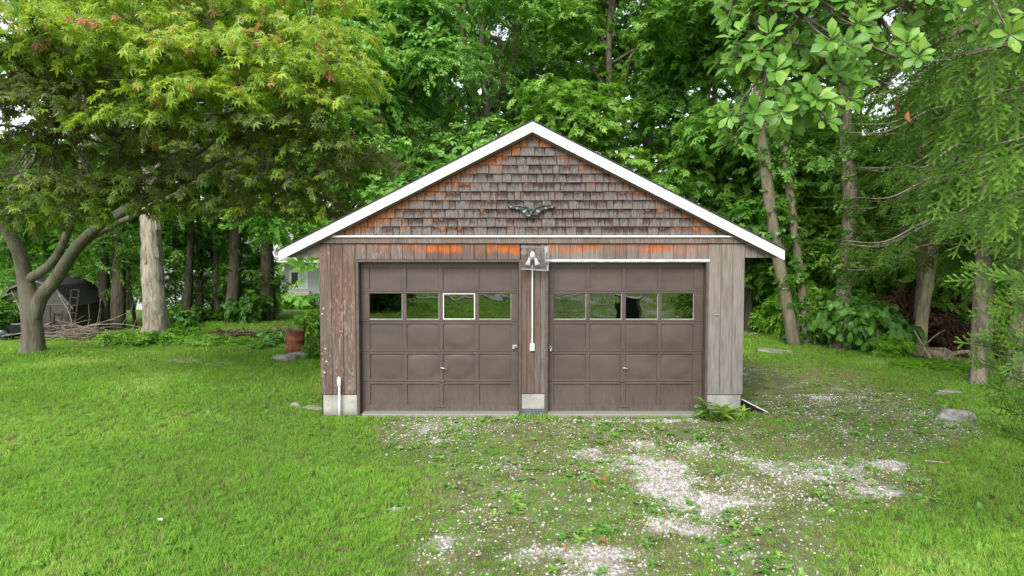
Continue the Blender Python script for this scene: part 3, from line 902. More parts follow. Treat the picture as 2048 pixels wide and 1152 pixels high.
def leaf_diamond(w=.30, fold=.10, droop=.12):
    return np.array([(0, 0, 0), (-w, .45, fold), (0, 1, -droop), (w, .45, fold)], float), np.array([(0, 2, 1), (0, 3, 2)])
def leaf_oval(w=.24, fold=.07, droop=.14):
    V = [(0, 0, 0), (-w*.62, .22, fold*.7), (-w, .52, fold), (-w*.72, .8, fold*.4-droop*.5), (0, 1, -droop),
         (w*.72, .8, fold*.4-droop*.5), (w, .52, fold), (w*.62, .22, fold*.7), (0, .5, 0)]
    F = [(8, 0, 7), (8, 7, 6), (8, 6, 5), (8, 5, 4), (8, 4, 3), (8, 3, 2), (8, 2, 1), (8, 1, 0)]
    return np.array(V, float), np.array(F)[:, ::-1]
def leaf_star(lobes=5, inner=.26, droop=.18):
    """palmate leaf: narrow pointed lobes fanned from the stalk"""
    V = [(0, 0, 0)]; F = []
    spread = {5: (-105, -52, 0, 52, 105), 3: (-60, 0, 60)}[lobes]
    for a in spread:
        ln = 1-.38*(abs(a)/105)**1.3
        a = R_(a); d = np.array([math.sin(a), math.cos(a)]); q = np.array([d[1], -d[0]])
        i = len(V)
        for t, s_ in ((.42, inner*.5), (.42, -inner*.5), (1, 0)):
            p = d*ln*t+q*s_*ln
            V.append((p[0], p[1], -droop*(ln*t)**2))
        F += [(0, i+2, i+1), (0, i, i+2)]
    return np.array(V, float), np.array(F)

def sprig(leaf, n, length, size, rg, spread=55, droop=18, flat=.25):
    """a twig's leaves: alternate leaves along +Y"""
    LV, LF = leaf; Vs, Fs, Ts = [], [], []
    for k in range(n):
        t = (k+1)/n
        side = -1 if k % 2 else 1
        a = R_(spread*side*(1-.55*t)+rg.uniform(-14, 14)) if k < n-1 else R_(rg.uniform(-10, 10))
        e = Euler((R_(-droop+rg.uniform(-20, 20)), R_(rg.uniform(-30, 30)), -a)).to_matrix()
        s_ = size*rg.uniform(.7, 1.15)
        V = (LV*s_) @ np.array(e).T+np.array([0, length*t, -.25*length*t*t+rg.uniform(-flat, flat)*size])
        Vs.append(V); Fs.append(LF+k*len(LV)); Ts.append(np.full(len(LV), rg.uniform(-.14, .14)+.1*(t-.5)))
    return np.concatenate(Vs), np.concatenate(Fs), np.concatenate(Ts)

rgk = np.random.default_rng(21)
SPR_BROAD = [sprig(leaf_diamond(.31), 13, .42, .145, rgk) for _ in range(5)]
SPR_MAPLE = [sprig(leaf_star(3, .42), 10, .40, .165, rgk, 60, 14) for _ in range(5)]
SPR_COMP = [sprig(leaf_diamond(.21, .05), 15, .50, .13, rgk, 78, 22, .1) for _ in range(5)]
SPR_SMALL = [sprig(leaf_diamond(.30), 12, .26, .085, rgk) for _ in range(4)]
SPR_FAR = [sprig(leaf_diamond(.36), 9, .9, .42, rgk) for _ in range(4)]
SPR_IVY = [sprig(leaf_diamond(.46, .05, .2), 8, .24, .11, rgk, 70, 40) for _ in range(4)]

def puff_points(puffs, n, rg, up=.62):
    """points and normals in flattened leaf masses: (cx, cy, cz, rx, rz)"""
    A = np.array(puffs, float)
    w = A[:, 3]**2; w /= w.sum()
    k = rg.choice(len(A), n, p=w)
    d = rg.normal(size=(n, 3)); d[:, 2] = np.abs(d[:, 2])*np.where(rg.random(n) < .72, 1, -1)
    d /= np.linalg.norm(d, axis=1, keepdims=True)
    r = (.35+.68*rg.random(n)**.5)[:, None]
    P = A[k, :3]+d*r*np.stack([A[k, 3], A[k, 3], A[k, 4]], 1)
    N = np.array([0, 0, 1.0])*up+d*.45+rg.normal(size=(n, 3))*.22
    return P, N, d[:, 2]*r[:, 0]

def limb_tree(seed, Ht, Hb, Rad, n_limb, r0, twig=True, crown_pow=.75, lean=(0, 0), puff=(.72, 1.2), up_ang=(15, 50)):
    """trunk and limb tubes (V, F) and the leaf masses at the limbs' ends"""
    rg = random.Random(seed)
    trunk = [(0, 0, -.3)]
    for k in range(1, 8):
        t = k/7
        trunk.append((lean[0]*t+rg.uniform(-.12, .12)*t*Ht/12, lean[1]*t+rg.uniform(-.12, .12)*t*Ht/12, Ht*.93*t))
    tc = curve_pts(trunk, 4)
    rad = [r0*(1.0+.5*math.exp(-max(p.z, 0)/.35))*(1-.82*(i/(len(tc)-1))**1.1) for i, p in enumerate(tc)]
    V, F = tube_arr(tc, rad, 9, True, .05, rg)
    puffs = []
    for k in range(n_limb):
        f = (k+.5)/n_limb
        h = Hb+(Ht*.92-Hb)*f
        i = min(range(len(tc)), key=lambda j: abs(tc[j].z-h))
        b = tc[i]
        prof = math.sin(math.pi*(.18+.78*f))**crown_pow
        L = Rad*prof*rg.uniform(.75, 1.1)
        az = k*2.39996+rg.uniform(-.5, .5)
        el = R_(rg.uniform(*up_ang)+25*f)
        d = Vector((math.cos(az)*math.cos(el), math.sin(az)*math.cos(el), math.sin(el)))
        pts = [b, b+d*L*.35, b+d*L*.7+Vector((rg.uniform(-.2, .2), rg.uniform(-.2, .2), .1)), b+d*L+Vector((rg.uniform(-.3, .3), rg.uniform(-.3, .3), -.05*L))]
        lc = curve_pts(pts, 3)
        lr = rad[i]*.5
        v, f_ = tube_arr(lc, [lr*(1-.85*j/(len(lc)-1))+.006 for j in range(len(lc))], 6, True)
        F += [tuple(q+len(V) for q in g) for g in f_]; V += v
        for t, rr in ((.45, .7), (.72, .95), (1.0, 1.0)):
            c = lc[int(t*(len(lc)-1))]
            for _ in range(2):
                pr = rg.uniform(*puff)*rr
                c2 = c+Vector((rg.uniform(-.8, .8), rg.uniform(-.8, .8), rg.uniform(-.35, .45)))*.9
                puffs.append((c2.x, c2.y, c2.z, pr, pr*rg.uniform(.42, .65)))
                if twig and rg.random() < .6:
                    v, f_ = tube_arr([c, (c+c2)*.5+Vector((0, 0, .1)), c2], [.02, .014, .006], 5, False)
                    F += [tuple(q+len(V) for q in g) for g in f_]; V += v
    top = tc[-1]
    for _ in range(4): puffs.append((top.x+rg.uniform(-.8, .8), top.y+rg.uniform(-.8, .8), top.z+rg.uniform(-.4, .5), rg.uniform(*puff), .7))
    return V, F, puffs

class Kit: pass
def make_crown(name, spr, P, N, rg, tint, mat, scl=(.8, 1.3)):
    V, F, T = scatter(spr, P, N, scl[0]+(scl[1]-scl[0])*rg.random(len(P)), rg, tint)
    return mesh_np(name, V, F, mat, {'tint': T})
def make_kit(seed, spr, n, Ht, Hb, Rad, n_limb, r0, tint=(.2, .75), bark='bark', leaf='leaf', **k):
    kt = Kit(); rg = np.random.default_rng(seed)
    V, F, puffs = limb_tree(seed, Ht, Hb, Rad, n_limb, r0, **k)
    kt.trunk = mesh_np('trunk', V, F, M[bark], smooth=True)
    P, N, up = puff_points(puffs, n, rg)
    kt.crown = make_crown('crown', spr, P, N, rg, tint[0]+(tint[1]-tint[0])*rg.random(n), M[leaf])
    kt.Ht = Ht
    return kt

KITS = {
    'oak': make_kit(101, SPR_BROAD, 3900, 17, 5.0, 4.6, 17, .30),
    'maple': make_kit(102, SPR_MAPLE, 3300, 16, 3.2, 4.4, 18, .26),
    'ash': make_kit(103, SPR_COMP, 3900, 15, 4.0, 4.2, 17, .24, tint=(.3, .85)),
    'young': make_kit(104, SPR_BROAD, 3200, 9.5, 1.6, 3.1, 15, .13, tint=(.35, .9)),
    'young_maple': make_kit(105, SPR_MAPLE, 2800, 9.0, 1.4, 3.0, 15, .13, tint=(.25, .85)),
    'sapling': make_kit(106, SPR_SMALL, 2600, 4.6, .5, 1.7, 13, .05, tint=(.3, .9), puff=(.45, .8)),
}
def place_tree(kit, x, y, s=1.0, rz=0.0, label='', group=None, tint=(1, 1, 1), bark=(1, 1, 1), name='tree', tilt=(0, 0)):
    kt = KITS[kit]
    t = thing(name, label, 'tree', (x, y, TZ(x, y)-.05), rz, group)
    t.rotation_euler = (tilt[0], tilt[1], rz)
    t.scale = (s, s, s)
    obj('trunk', kt.trunk, t, color=bark); obj('crown', kt.crown, t, color=tint)
    return t

# trees standing behind the garage, first the row just past its back wall
BEH = 'leafy trees behind the garage'
rows = [
    ('young', -3.4, 20.6, 1.06, .4, 'pale green bushy tree rising over the left roof slope', (1.12, 1.15, 1.35)),
    ('ash', -.9, 22.5, .92, 1.4, 'feathery light green tree directly behind the garage peak', (1.1, 1.12, 1.3)),
    ('young', -5.9, 22.8, 1.15, 2.0, 'bright feathery tree between the red maple and the roof', (1.0, 1.15, .9)),
    ('maple', 3.2, 22.6, .86, .9, 'dense maple rising just right of the garage peak', (1.0, 1.0, .85)),
    ('young_maple', 6.3, 21.6, 1.12, 2.6, 'low spreading maple over the right roof slope', (.85, .95, .85)),
    ('young_maple', 1.9, 20.4, .80, .1, 'light topped young maple showing over the roof ridge', (1.15, 1.1, .9)),
    ('oak', -3.0, 28, 1.08, 2.9, 'tall thick tree in the second row behind the garage', (.85, .95, .9)),
    ('maple', .9, 30, 1.15, 4.1, 'tall maple behind the forked bare trunk', (.95, 1, .8)),
    ('oak', 5.6, 28.5, 1.12, 5.2, 'tall dark tree above the right half of the roof', (.75, .85, .75)),
    ('maple', 9.6, 29, 1.2, 1.1, 'tall dark maple beyond the ivy covered trunks', (.75, .88, .75)),
    ('ash', -7.4, 30, 1.1, 3.3, 'tall feathery tree beyond the red maple crown', (.95, 1.05, .95)),
]
for k, x, y, s_, rz, lab, tn_ in rows: place_tree(k, x, y, s_, rz, lab, BEH, tuple(1.18*q for q in tn_))
# a third row further off
rg3 = random.Random(77)
spots3 = [(-6, 43), (2.5, 42), (11, 39), (19, 38), (28, 44), (31, 36)]
for i, (x, y) in enumerate(spots3):
    place_tree(['oak', 'maple', 'ash'][i % 3], x, y, rg3.uniform(1.1, 1.35), rg3.uniform(0, 6.28), ['tall tree deep in the wood left of the forked bare trunk', 'tall tree deep in the wood straight behind the garage peak', 'tall tree deep in the wood behind the lower right roof slope', 'tall tree deep in the wood past the slim ivy clad trunks', 'tall tree deep in the wood behind the spruces', 'tall tree deepest in the wood, hidden beyond the spruces'][i], 'trees deep in the wood', (rg3.uniform(1.1, 1.5), rg3.uniform(1.15, 1.4), rg3.uniform(.7, 1)))

for i, (px, Y, s_, lab) in enumerate([(40, 36, .85, 'bright young tree beyond the shed, past the red maple trunk'), (150, 38, .9, 'bright young tree behind the shed roof'), (255, 42, .8, 'small bright tree above the green bin and white car'), (-40, 34, .9, 'bright young tree at the frame edge behind the red maple')]):
    place_tree(['young', 'young_maple'][i % 2], (px-1024)/FPX*Y, Y, s_, i*1.4, lab, 'young trees on the far lawn', (1.35, 1.35, .8), (.7, .7, .65))
# forked bare trunk rising above the garage
def bare_tree(name, label, paths, mat, group=None, color=(1, 1, 1), seg=10, rough=.07, seed=1):
    x, y = paths[0][0][0][0], paths[0][0][0][1]
    z = TZ(x, y)-.25
    t = thing(name, label, 'tree', (x, y, z), 0, group)
    rg = random.Random(seed); V, F = [], []
    for pts, r in paths:
        c = curve_pts(pts, 5)
        n = len(c)-1
        rad = [float(np.interp(i/n, np.linspace(0, 1, len(r)), r)) for i in range(n+1)]
        v, f = tube_arr(c, rad, seg, True, rough, rg)
        F += [tuple(q+len(V) for q in g) for g in f]; V += v
    me = mesh_np('trunk', V, F, M[mat], smooth=True)
    o = obj('trunk', me, t, color=color)
    o.matrix_parent_inverse = Matrix.Translation((-x, -y, -z))
    return t
def U(px, py, Y): x, z = unproj(px, py, Y); return (x, Y, z)
def ivy_on(t, pts, r, n, seed, tint=(1, 1, 1)):
    rg = np.random.default_rng(seed); c = np.array([tuple(p) for p in curve_pts(pts, 6)])
    k = rg.random(n)*(len(c)-1); i = k.astype(int); f = (k-i)[:, None]
    ce = c[i]*(1-f)+c[np.minimum(i+1, len(c)-1)]*f
    a = rg.random(n)*6.283
    d = np.stack([np.cos(a), np.sin(a), np.zeros(n)], 1)
    P = ce+d*(r*(.9+.5*rg.random(n)))[:, None]
    N = d+np.array([0, 0, .5])+rg.normal(size=(n, 3))*.3
    me = make_crown('ivy', SPR_IVY, P, N, rg, .2+.5*rg.random(n), M['leaf'], (.7, 1.2))
    o = obj('ivy', me, t, color=tint)
    o.matrix_parent_inverse = Matrix.Translation(-Vector(t.location))

YB = 24.0
bare_tree('forked_tree', 'grey forked trunk with a broken limb standing above the garage peak', [
    ([U(950, 640, YB), U(953, 300, YB), U(975, 230, YB), U(1010, 155, YB), U(1030, 100, YB), U(1036, 0, YB), U(1045, -120, YB)], [.3, .27, .24, .22, .2, .18, .1]),
    ([U(962, 262, YB), U(940, 170, YB), U(925, 90, YB), U(915, 0, YB), U(905, -120, YB)], [.22, .2, .18, .16, .08]),
    ([U(1018, 140, YB), U(1000, 85, YB), U(975, 74, YB), U(955, 78, YB)], [.12, .1, .09, .05]),
    ([U(995, 80, YB), U(965, 60, YB), U(935, 40, YB), U(945, 20, YB), U(970, 5, YB)], [.05, .035, .03, .02, .01])], 'bark', color=(1.25, 1.2, 1.15), seed=3)

# trunks of the left tree line
LT = 'trunks of the shady tree line left of the garage'
for i, (pb, pt, Y, r, lab, kit, s_) in enumerate([
    ((208, 655), (207, 300), 24.2, .15, 'straight dark trunk just beside the small shed', 'oak', .9),
    ((236, 660), (228, 300), 23.6, .19, 'thick dark trunk beside the pale dead snag', 'maple', .95),
    ((272, 655), (250, 380), 24.5, .05, 'thin leaning stem between the dark trunk and the pale snag', 'sapling', 1.5),
    ((372, 655), (384, 300), 24.0, .12, 'slim dark trunk next right of the pale snag', 'oak', .8),
    ((402, 655), (392, 300), 25.2, .10, 'slim brown trunk in the middle of the tree line', 'maple', .8),
    ((436, 650), (438, 300), 25.0, .10, 'grey curved trunk flared at its foot', 'ash', .85),
    ((463, 655), (470, 280), 24.4, .19, 'thick straight brown trunk near the gap to the house', 'oak', .95),
    ((538, 650), (534, 280), 24.8, .21, 'dark leafy trunk closest to the house view', 'maple', .9)]):
    a, b = U(*pb, Y), U(*pt, Y)
    a = (a[0], Y, TZ(a[0], Y)-.1)
    m1 = tuple((a[k]*.5+b[k]*.5)+(.1*math.sin(i*2.3) if k == 0 else 0) for k in range(3))
    top = (b[0]*1.05-a[0]*.05, Y, b[2]+4)
    t = bare_tree('tree', lab, [([a, m1, b, top], [r*1.35, r, r*.85, r*.4])], 'bark', LT, (.62, .6, .55), seed=i+30)
    o = obj('crown', KITS[kit].crown, t, (b[0]-a[0], 0, .4), (0, 0, i*1.1), s_, (.72, .85, .7))
# saplings in the same tree line, leafy down to the ground
for i, (px, Y, s_) in enumerate([(350, 25.5, .8), (425, 26, .75), (478, 25.4, .85), (515, 27.6, .55), (20, 27, 1.0)]):
    x = (px-1024)/FPX*Y
    lab = ['leafy sapling just right of the pale dead snag', 'small sapling behind the grey curved trunk', 'tallest leafy sapling near the gap to the far house', 'sapling beside the dark leafy trunk at the house gap', 'sapling past the red maple trunk by the shed'][i]
    place_tree('sapling', x, Y, s_, i*1.3, lab, 'saplings in the tree line', (.8, .95, .75), (.5, .5, .5), 'sapling')

# pale dead snag
YS = 19.3
pts = [U(313, 690, YS), U(312, 640, YS), U(306, 560, YS), U(303, 470, YS), U(299, 390, YS), U(300, 300, YS), U(303, 220, YS)]
snag = bare_tree('dead_snag', 'thick pale dead trunk with flaking bark at the edge of the lawn', [(pts, [.46, .34, .29, .27, .25, .2, .12]), ([U(300, 380, YS), U(330, 300, YS), U(352, 250, YS)], [.11, .07, .03])], 'bark_pale', None, (1, 1, 1), 14, .10, 9)
srg = random.Random(4)
for k in range(26):                                   # loose bark plates
    t = srg.uniform(.08, .72); c = curve_pts(pts, 8); p = c[int(t*(len(c)-1))]
    a = srg.uniform(math.pi*1.05, math.pi*1.95); r = .31-.07*t
    d = Vector((math.cos(a), math.sin(a), 0))
    h, w = srg.uniform(.18, .5), srg.uniform(.04, .09)
    q = d.cross(Vector((0, 0, 1)))
    mb = MB(); b0 = p+d*(r-.012)
    V = [b0-q*w, b0+q*w*.7, b0+q*w+Vector((0, 0, h)), b0-q*w*.8+Vector((0, 0, h*.9))]
    V += [v+d*.035 for v in V[:2]]+[v+d*.012 for v in V[2:4]]
    mb.add(V, [(0, 3, 2, 1), (4, 5, 6, 7), (0, 1, 5, 4), (1, 2, 6, 5), (2, 3, 7, 6), (3, 0, 4, 7)])
    o = mb.obj('bark_plate', M['bark_pale'], snag); o.matrix_parent_inverse = Matrix.Translation(-Vector(snag.location))
    o.color = (srg.uniform(.7, 1.2),)*3+(1,)

# trunks on the right bank
RT = 'trunks on the bank right of the garage'
for i, (pp, Y, rr, lab, kit, s_, iv, mat, colr) in enumerate([
    ([(1592, 665), (1570, 590), (1548, 470), (1530, 330), (1520, 250), (1514, 120)], 18.5, [.19, .16, .16, .155, .15, .12], 'pale leaning trunk on the bank beside the right eave', 'maple', .8, (90, .2), 'bark_smooth', (1.4, 1.3, 1.25)),
    ([(1618, 665), (1604, 580), (1586, 440), (1572, 320), (1562, 260), (1550, 120)], 19.0, [.15, .12, .12, .115, .11, .09], 'slim ivy clad trunk second from the right eave', 'ash', .75, (170, .17), 'bark_smooth', (1.4, 1.3, 1.25)),
    ([(1684, 690), (1684, 620), (1696, 500), (1700, 400), (1694, 280), (1684, 160), (1676, 0)], 18.0, [.27, .2, .185, .185, .18, .16, .14], 'tall straight ivy clad trunk rising through the magnolia leaves', 'oak', .8, (230, .24), 'bark', (1.25, 1.2, 1.1)),
    ([(1497, 690), (1496, 560), (1494, 480), (1492, 380), (1490, 200)], 21.5, [.16, .14, .13, .13, .1], 'dark straight trunk tight behind the right garage corner', 'oak', .8, None, 'bark', (.6, .6, .52)),
    ([(1836, 690), (1846, 590), (1850, 500), (1848, 420), (1846, 250)], 17.5, [.2, .17, .16, .15, .12], 'grey ridged trunk behind the dead brown brush', 'maple', .75, None, 'bark', (1.2, 1.15, 1.05)),
    ([(1838, 690), (1846, 620), (1858, 560), (1868, 490), (1884, 420), (1910, 300)], 16.6, [.17, .13, .12, .12, .11, .08], 'crooked pale mossy trunk rising out of the dead brush', 'ash', .7, None, 'bark_pale', (.9, .95, .75))]):
    P3 = [U(a, b, Y) for a, b in pp]
    P3[0] = (P3[0][0], Y, min(P3[0][2], TZ(P3[0][0], Y)-.1))
    t = bare_tree('tree', lab, [(P3, rr)], mat, RT, colr, seed=60+i)
    b = P3[-1]
    obj('crown', KITS[kit].crown, t, (b[0]-P3[0][0], 0, 5.2), (0, 0, i*1.7), s_, (.9, 1.0, .8))
    if iv: ivy_on(t, P3[:-1], iv[1], iv[0], 80+i, (.9, 1, .9))
for i, (px, Y, s_, lab, k) in enumerate([(1530, 22.5, 1.1, 'sapling beside the dark trunk at the right corner', 'sapling'), (1640, 23, 1.4, 'leafy sapling between the ivy clad trunks', 'sapling'), (1750, 22, 1.3, 'leafy sapling past the tall ivy clad trunk', 'sapling'),
        (1790, 27, .8, 'young bright tree tinted to glow in the gap of the right wood', 'young'), (1660, 28, .75, 'young bright tree far between the ivy clad trunks', 'young_maple'), (1730, 33, .85, 'pale bright tree furthest back in the right wood gap', 'young'), (1880, 30, .9, 'bright tree behind the dead brush in the right wood', 'young_maple'), (1900, 19, 1.5, 'leafy sapling behind the spruce trunks', 'sapling'), (1985, 21, .9, 'young maple behind the spruce trunks', 'young_maple'), (1560, 24, .8, 'young maple behind the leaning pale trunk', 'young_maple')]):
    x = (px-1024)/FPX*Y
    place_tree(k, x, Y, s_, i*.9, lab, 'young growth in the right wood', (1.45, 1.4, .7) if k != 'sapling' else (1.1, 1.15, .8), (.6, .6, .55), 'sapling' if k == 'sapling' else 'tree')  # leaf tint of the larger trees raised so they look backlit

# far wood closing the view
rgf = np.random.default_rng(31)
n = 9000
ang = rgf.uniform(-1.15, 1.15, n); dist = rgf.uniform(62, 120, n)
fx_ = np.sin(ang)*dist; fy_ = np.cos(ang)*dist
ht = (8+7*vnoise(fx_, fy_, 9, 33))*rgf.random(n)**.8
P = np.stack([fx_, fy_, terrain(fx_, fy_)+ht], 1)
gap = (fx_ > -48) & (fx_ < -20) & (fy_ < 92) & (ht < 9)            # the clearing round the house
P = P[~gap]; n = len(P)
N = np.stack([-np.sin(ang[~gap])*.5, -np.cos(ang[~gap])*.5, np.full(n, .7)], 1)+rgf.normal(size=(n, 3))*.3
o = obj('far_woodland', make_crown('far_woodland', SPR_FAR, P, N, rgf, .2+.6*rgf.random(n), M['leaf'], (1.6, 2.6)))
tag(o, 'continuous mass of distant trees closing the view beyond the clearing', 'woodland', kind='stuff')
o.color = (1.1, 1.15, 1.0, 1)

# ------------------------------------------------------------------ red and green maple on the left lawn
YM = 16.2
mx, mz = unproj(65, 712, YM)
jm = thing('japanese_maple', 'spreading layered maple with lime and reddish leaves and a forked smooth trunk on the lawn', 'tree', (mx, YM, TZ(mx, YM)))
jl = Vector(jm.location)
rgm = random.Random(12)
limbs = [
    ([U(64, 730, YM), U(66, 690, YM), U(64, 650, YM), U(60, 605, YM), U(50, 555, YM), U(38, 505, YM-.2), U(10, 450, YM-.5), U(-25, 380, YM-1), U(-60, 300, YM-1.5)], [.42, .285, .25, .24, .2, .17, .15, .12, .08]),
    ([U(66, 640, YM), U(82, 595, YM-.05), U(110, 560, YM-.2), U(150, 500, YM-.6), U(200, 450, YM-1.2), U(262, 412, YM-1.9), U(340, 350, YM-2.8), U(430, 280, YM-3.6)], [.2, .18, .17, .15, .125, .105, .07, .04]),
    ([U(52, 560, YM), U(80, 545, YM-.1), U(108, 520, YM-.3), U(130, 478, YM-.5), U(150, 420, YM-.8), U(165, 330, YM-1), U(168, 200, YM-1.2), U(160, 90, YM-1.2)], [.14, .12, .11, .1, .09, .075, .055, .03]),
    ([U(165, 340, YM-1), U(190, 320, YM-1.3), U(240, 300, YM-1.8), U(330, 240, YM-2.6), U(390, 180, YM-3.2)], [.07, .06, .05, .04, .02]),
    ([U(150, 500, YM-.6), U(190, 470, YM+.4), U(250, 440, YM+1.2), U(330, 400, YM+2), U(430, 340, YM+2.6)], [.12, .1, .08, .06, .03]),
    ([U(38, 505, YM-.2), U(20, 440, YM+.8), U(40, 350, YM+1.6), U(90, 250, YM+2)], [.12, .1, .07, .03]),
    ([U(10, 450, YM-.5), U(30, 390, YM-2), U(60, 330, YM-3.4), U(120, 260, YM-4.6)], [.1, .08, .05, .02]),
    ([U(166, 260, YM-1), U(130, 215, YM-2), U(90, 160, YM-3), U(60, 90, YM-4)], [.05, .04, .03, .015]),
    ([U(200, 450, YM-1.2), U(300, 400, YM-3), U(420, 340, YM-4.2), U(540, 290, YM-4.6)], [.08, .06, .045, .02]),
    ([U(240, 300, YM-1.8), U(360, 260, YM-3.4), U(500, 210, YM-4.6), U(620, 170, YM-5)], [.05, .045, .035, .015])]
V, F, ends = [], [], []
for pts, r in limbs:
    c = curve_pts(pts, 5); n = len(c)-1
    rad = [.88*float(np.interp(i/n, np.linspace(0, 1, len(r)), r)) for i in range(n+1)]
    v, f = tube_arr(c, rad, 12, True, .035, rgm)
    F += [tuple(q+len(V) for q in g) for g in f]; V += v
    ends += c[n//3:]
# leaf pads: (px, py, distance, radius) of the photograph's tiers, then filling tiers through the dome
pads = []
tiers = [(350, -45, 10.8, 1.3, .9), (200, -70, 10.8, 1.3, .85), (500, -40, 11.5, 1.3, .9), (60, -80, 10.4, 1.3, .8), (420, -110, 11.5, 1.3, .9), (620, -10, 12, 1.1, .9), (660, 60, 11.6, .8, .9), (60, 20, 9.5, 1.1, .9), (190, 45, 9.8, 1.0, .85), (250, 15, 10.5, 1.1, .9), (120, 80, 10.5, 1.2, .6), (290, 85, 10.2, .9, .8), (30, 90, 10.2, 1.0, .6),
         (480, 85, 10.0, 1.25, .95), (400, 70, 10.4, 1.0, .95), (560, 60, 10.8, 1.2, .9), (620, 105, 10.9, 1.0, .85), (560, 120, 10.4, 1.0, .85), (660, 150, 10.6, .8, .85), (500, 30, 11.5, 1.2, .9), (420, 20, 12, 1.2, .8),
         (360, 155, 9.8, .85, .95), (430, 170, 9.8, .75, .9), (520, 160, 10.0, .9, .85), (600, 185, 10.2, .8, .75), (660, 215, 10.6, .8, .6), (280, 215, 10, .8, .7), (330, 205, 10.3, .7, .7),
         (560, 230, 10.5, 1.0, .5), (640, 270, 10.8, .9, .5), (690, 300, 11.2, .8, .4), (480, 240, 11, 1.0, .4), (400, 250, 11.5, 1.0, .3), (600, 330, 11.2, .9, .45), (520, 340, 11.0, .9, .5), (560, 395, 11.4, .8, .55), (480, 390, 11.6, .8, .5), (620, 380, 11.6, .7, .5), (440, 330, 12, .9, .3), (640, 405, 12, .5, .5),
         (60, 390, 11.0, .9, .55), (140, 415, 11.6, .75, .6), (200, 385, 11.4, .8, .55), (270, 350, 11.5, .8, .5), (100, 360, 11.2, 1.0, .45), (20, 340, 10.5, 1.0, .5), (20, 430, 12, .6, .5), (180, 350, 11.2, .9, .4),
         (380, 395, 12.8, .7, .45),
         (70, 200, 11, 1.1, .35), (150, 160, 11, 1.0, .4), (20, 180, 10, 1.0, .45), (230, 130, 11.5, 1.0, .4), (60, 280, 11.8, 1.1, .3), (240, 300, 12.5, 1.0, .3), (340, 310, 12.5, 1.0, .3), (160, 250, 12.5, 1.1, .25), (-60, 250, 11, 1.2, .4), (-80, 400, 12, 1.2, .4), (-60, 60, 10.5, 1.3, .6)]
for px, py, d, r, t in tiers:
    x, z = unproj(px, py, d); pads.append((x, d, z, r*1.12, t))
for k in range(26):
    a, rr = rgm.uniform(0, 6.28), 6.8*math.sqrt(rgm.random())
    x, y = mx+1.5+rr*math.cos(a), YM-.2+.85*rr*math.sin(a)
    zt_ = 10.2-.06*rr*rr
    z = rgm.uniform(4.1+.02*rr, zt_)
    if y < 11.2 or x > -3.4: continue
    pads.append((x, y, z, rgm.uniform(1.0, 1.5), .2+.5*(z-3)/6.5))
rgn = np.random.default_rng(5)
SPR_STAR = []
for _ in range(5): SPR_STAR.append(sprig(leaf_star(5, .34, .35), 7, .24, .105, rgn, 75, 26, .35))
Ps, Ns, Ts = [], [], []
for ip, (x, y, z, r, t) in enumerate(pads):
    red_ = .22 if ip in (7, 8, 10, 13, 14, 20, 23, 32) else .03
    m = int(50*r*r)+14
    a, q = rgn.random(m)*6.283, np.sqrt(rgn.random(m))
    ex_ = .8+.35*vnoise(np.cos(a)*2+x, np.sin(a)*2+y, .8, 3)
    dx_, dy_ = np.cos(a)*q*r*ex_*1.1, np.sin(a)*q*r*ex_*.95
    dz_ = -.26*q*q*r+rgn.normal(size=m)*.055
    Ps.append(np.stack([x+dx_, y+dy_, z+dz_], 1))
    Ns.append(np.stack([np.cos(a)*q*.45, np.sin(a)*q*.45-.12, np.ones(m)], 1)+rgn.normal(size=(m, 3))*.25)
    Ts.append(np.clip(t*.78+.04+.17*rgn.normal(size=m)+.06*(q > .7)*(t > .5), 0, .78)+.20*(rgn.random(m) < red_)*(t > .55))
    # twig from the closest limb point
    e = min(ends, key=lambda p: (p.x-x)**2+(p.y-y)**2+2*(p.z-z)**2)
    w = Vector((x, y, z-.05)); mid = e.lerp(w, .55)+Vector((0, 0, .12))
    v, f = tube_arr(curve_pts([e, mid, w], 3), [.03, .027, .024, .021, .018, .014, .01], 6, False)
    F += [tuple(qq+len(V) for qq in g) for g in f]; V += v
    for _ in range(3):
        e2 = w+Vector((rgm.uniform(-1, 1)*r*.8, rgm.uniform(-1, 1)*r*.8, -.1))
        v, f = tube_arr([mid, w.lerp(e2, .4), e2], [.012, .009, .004], 4, False)
        F += [tuple(qq+len(V) for qq in g) for g in f]; V += v
Ps, Ns, Ts = np.concatenate(Ps), np.concatenate(Ns), np.concatenate(Ts)
inv = Matrix.Translation(-jl)
o = obj('trunk', mesh_np('trunk', V, F, M['bark_smooth'], smooth=True), jm); o.matrix_parent_inverse = inv
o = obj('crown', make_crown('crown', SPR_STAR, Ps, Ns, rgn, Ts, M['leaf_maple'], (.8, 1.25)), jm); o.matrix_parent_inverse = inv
# the leaves that show largest, one by one, along the near edges of the tiers
LS, LFs = leaf_star(5, .34, .35)
leaf_me = [mesh_np('leaf', LS*.112, LFs, M['leaf_maple'], {'tint': np.full(len(LS), tt)}) for tt in (.4, .55, .68, .8, .9)]
near = sorted(pads[:len(tiers)], key=lambda p: p[1])
for k in range(300):
    x, y, z, r, t = near[k % 40]
    a = rgm.uniform(math.pi*1.02, math.pi*1.98)
    q = rgm.uniform(.75, 1.08)*r
    j = min(4, max(0, int((t+rgm.uniform(-.2, .2))*4.2)))
    obj('leaf', leaf_me[j], jm, (x+math.cos(a)*q-jl.x, y+math.sin(a)*q-jl.y, z-.30*(q/r)**2*r+rgm.uniform(-.08, .12)-jl.z),
        (rgm.uniform(-.5, .1), rgm.uniform(-.4, .4), a-math.pi/2+rgm.uniform(-.9, .9)), rgm.uniform(.8, 1.15))

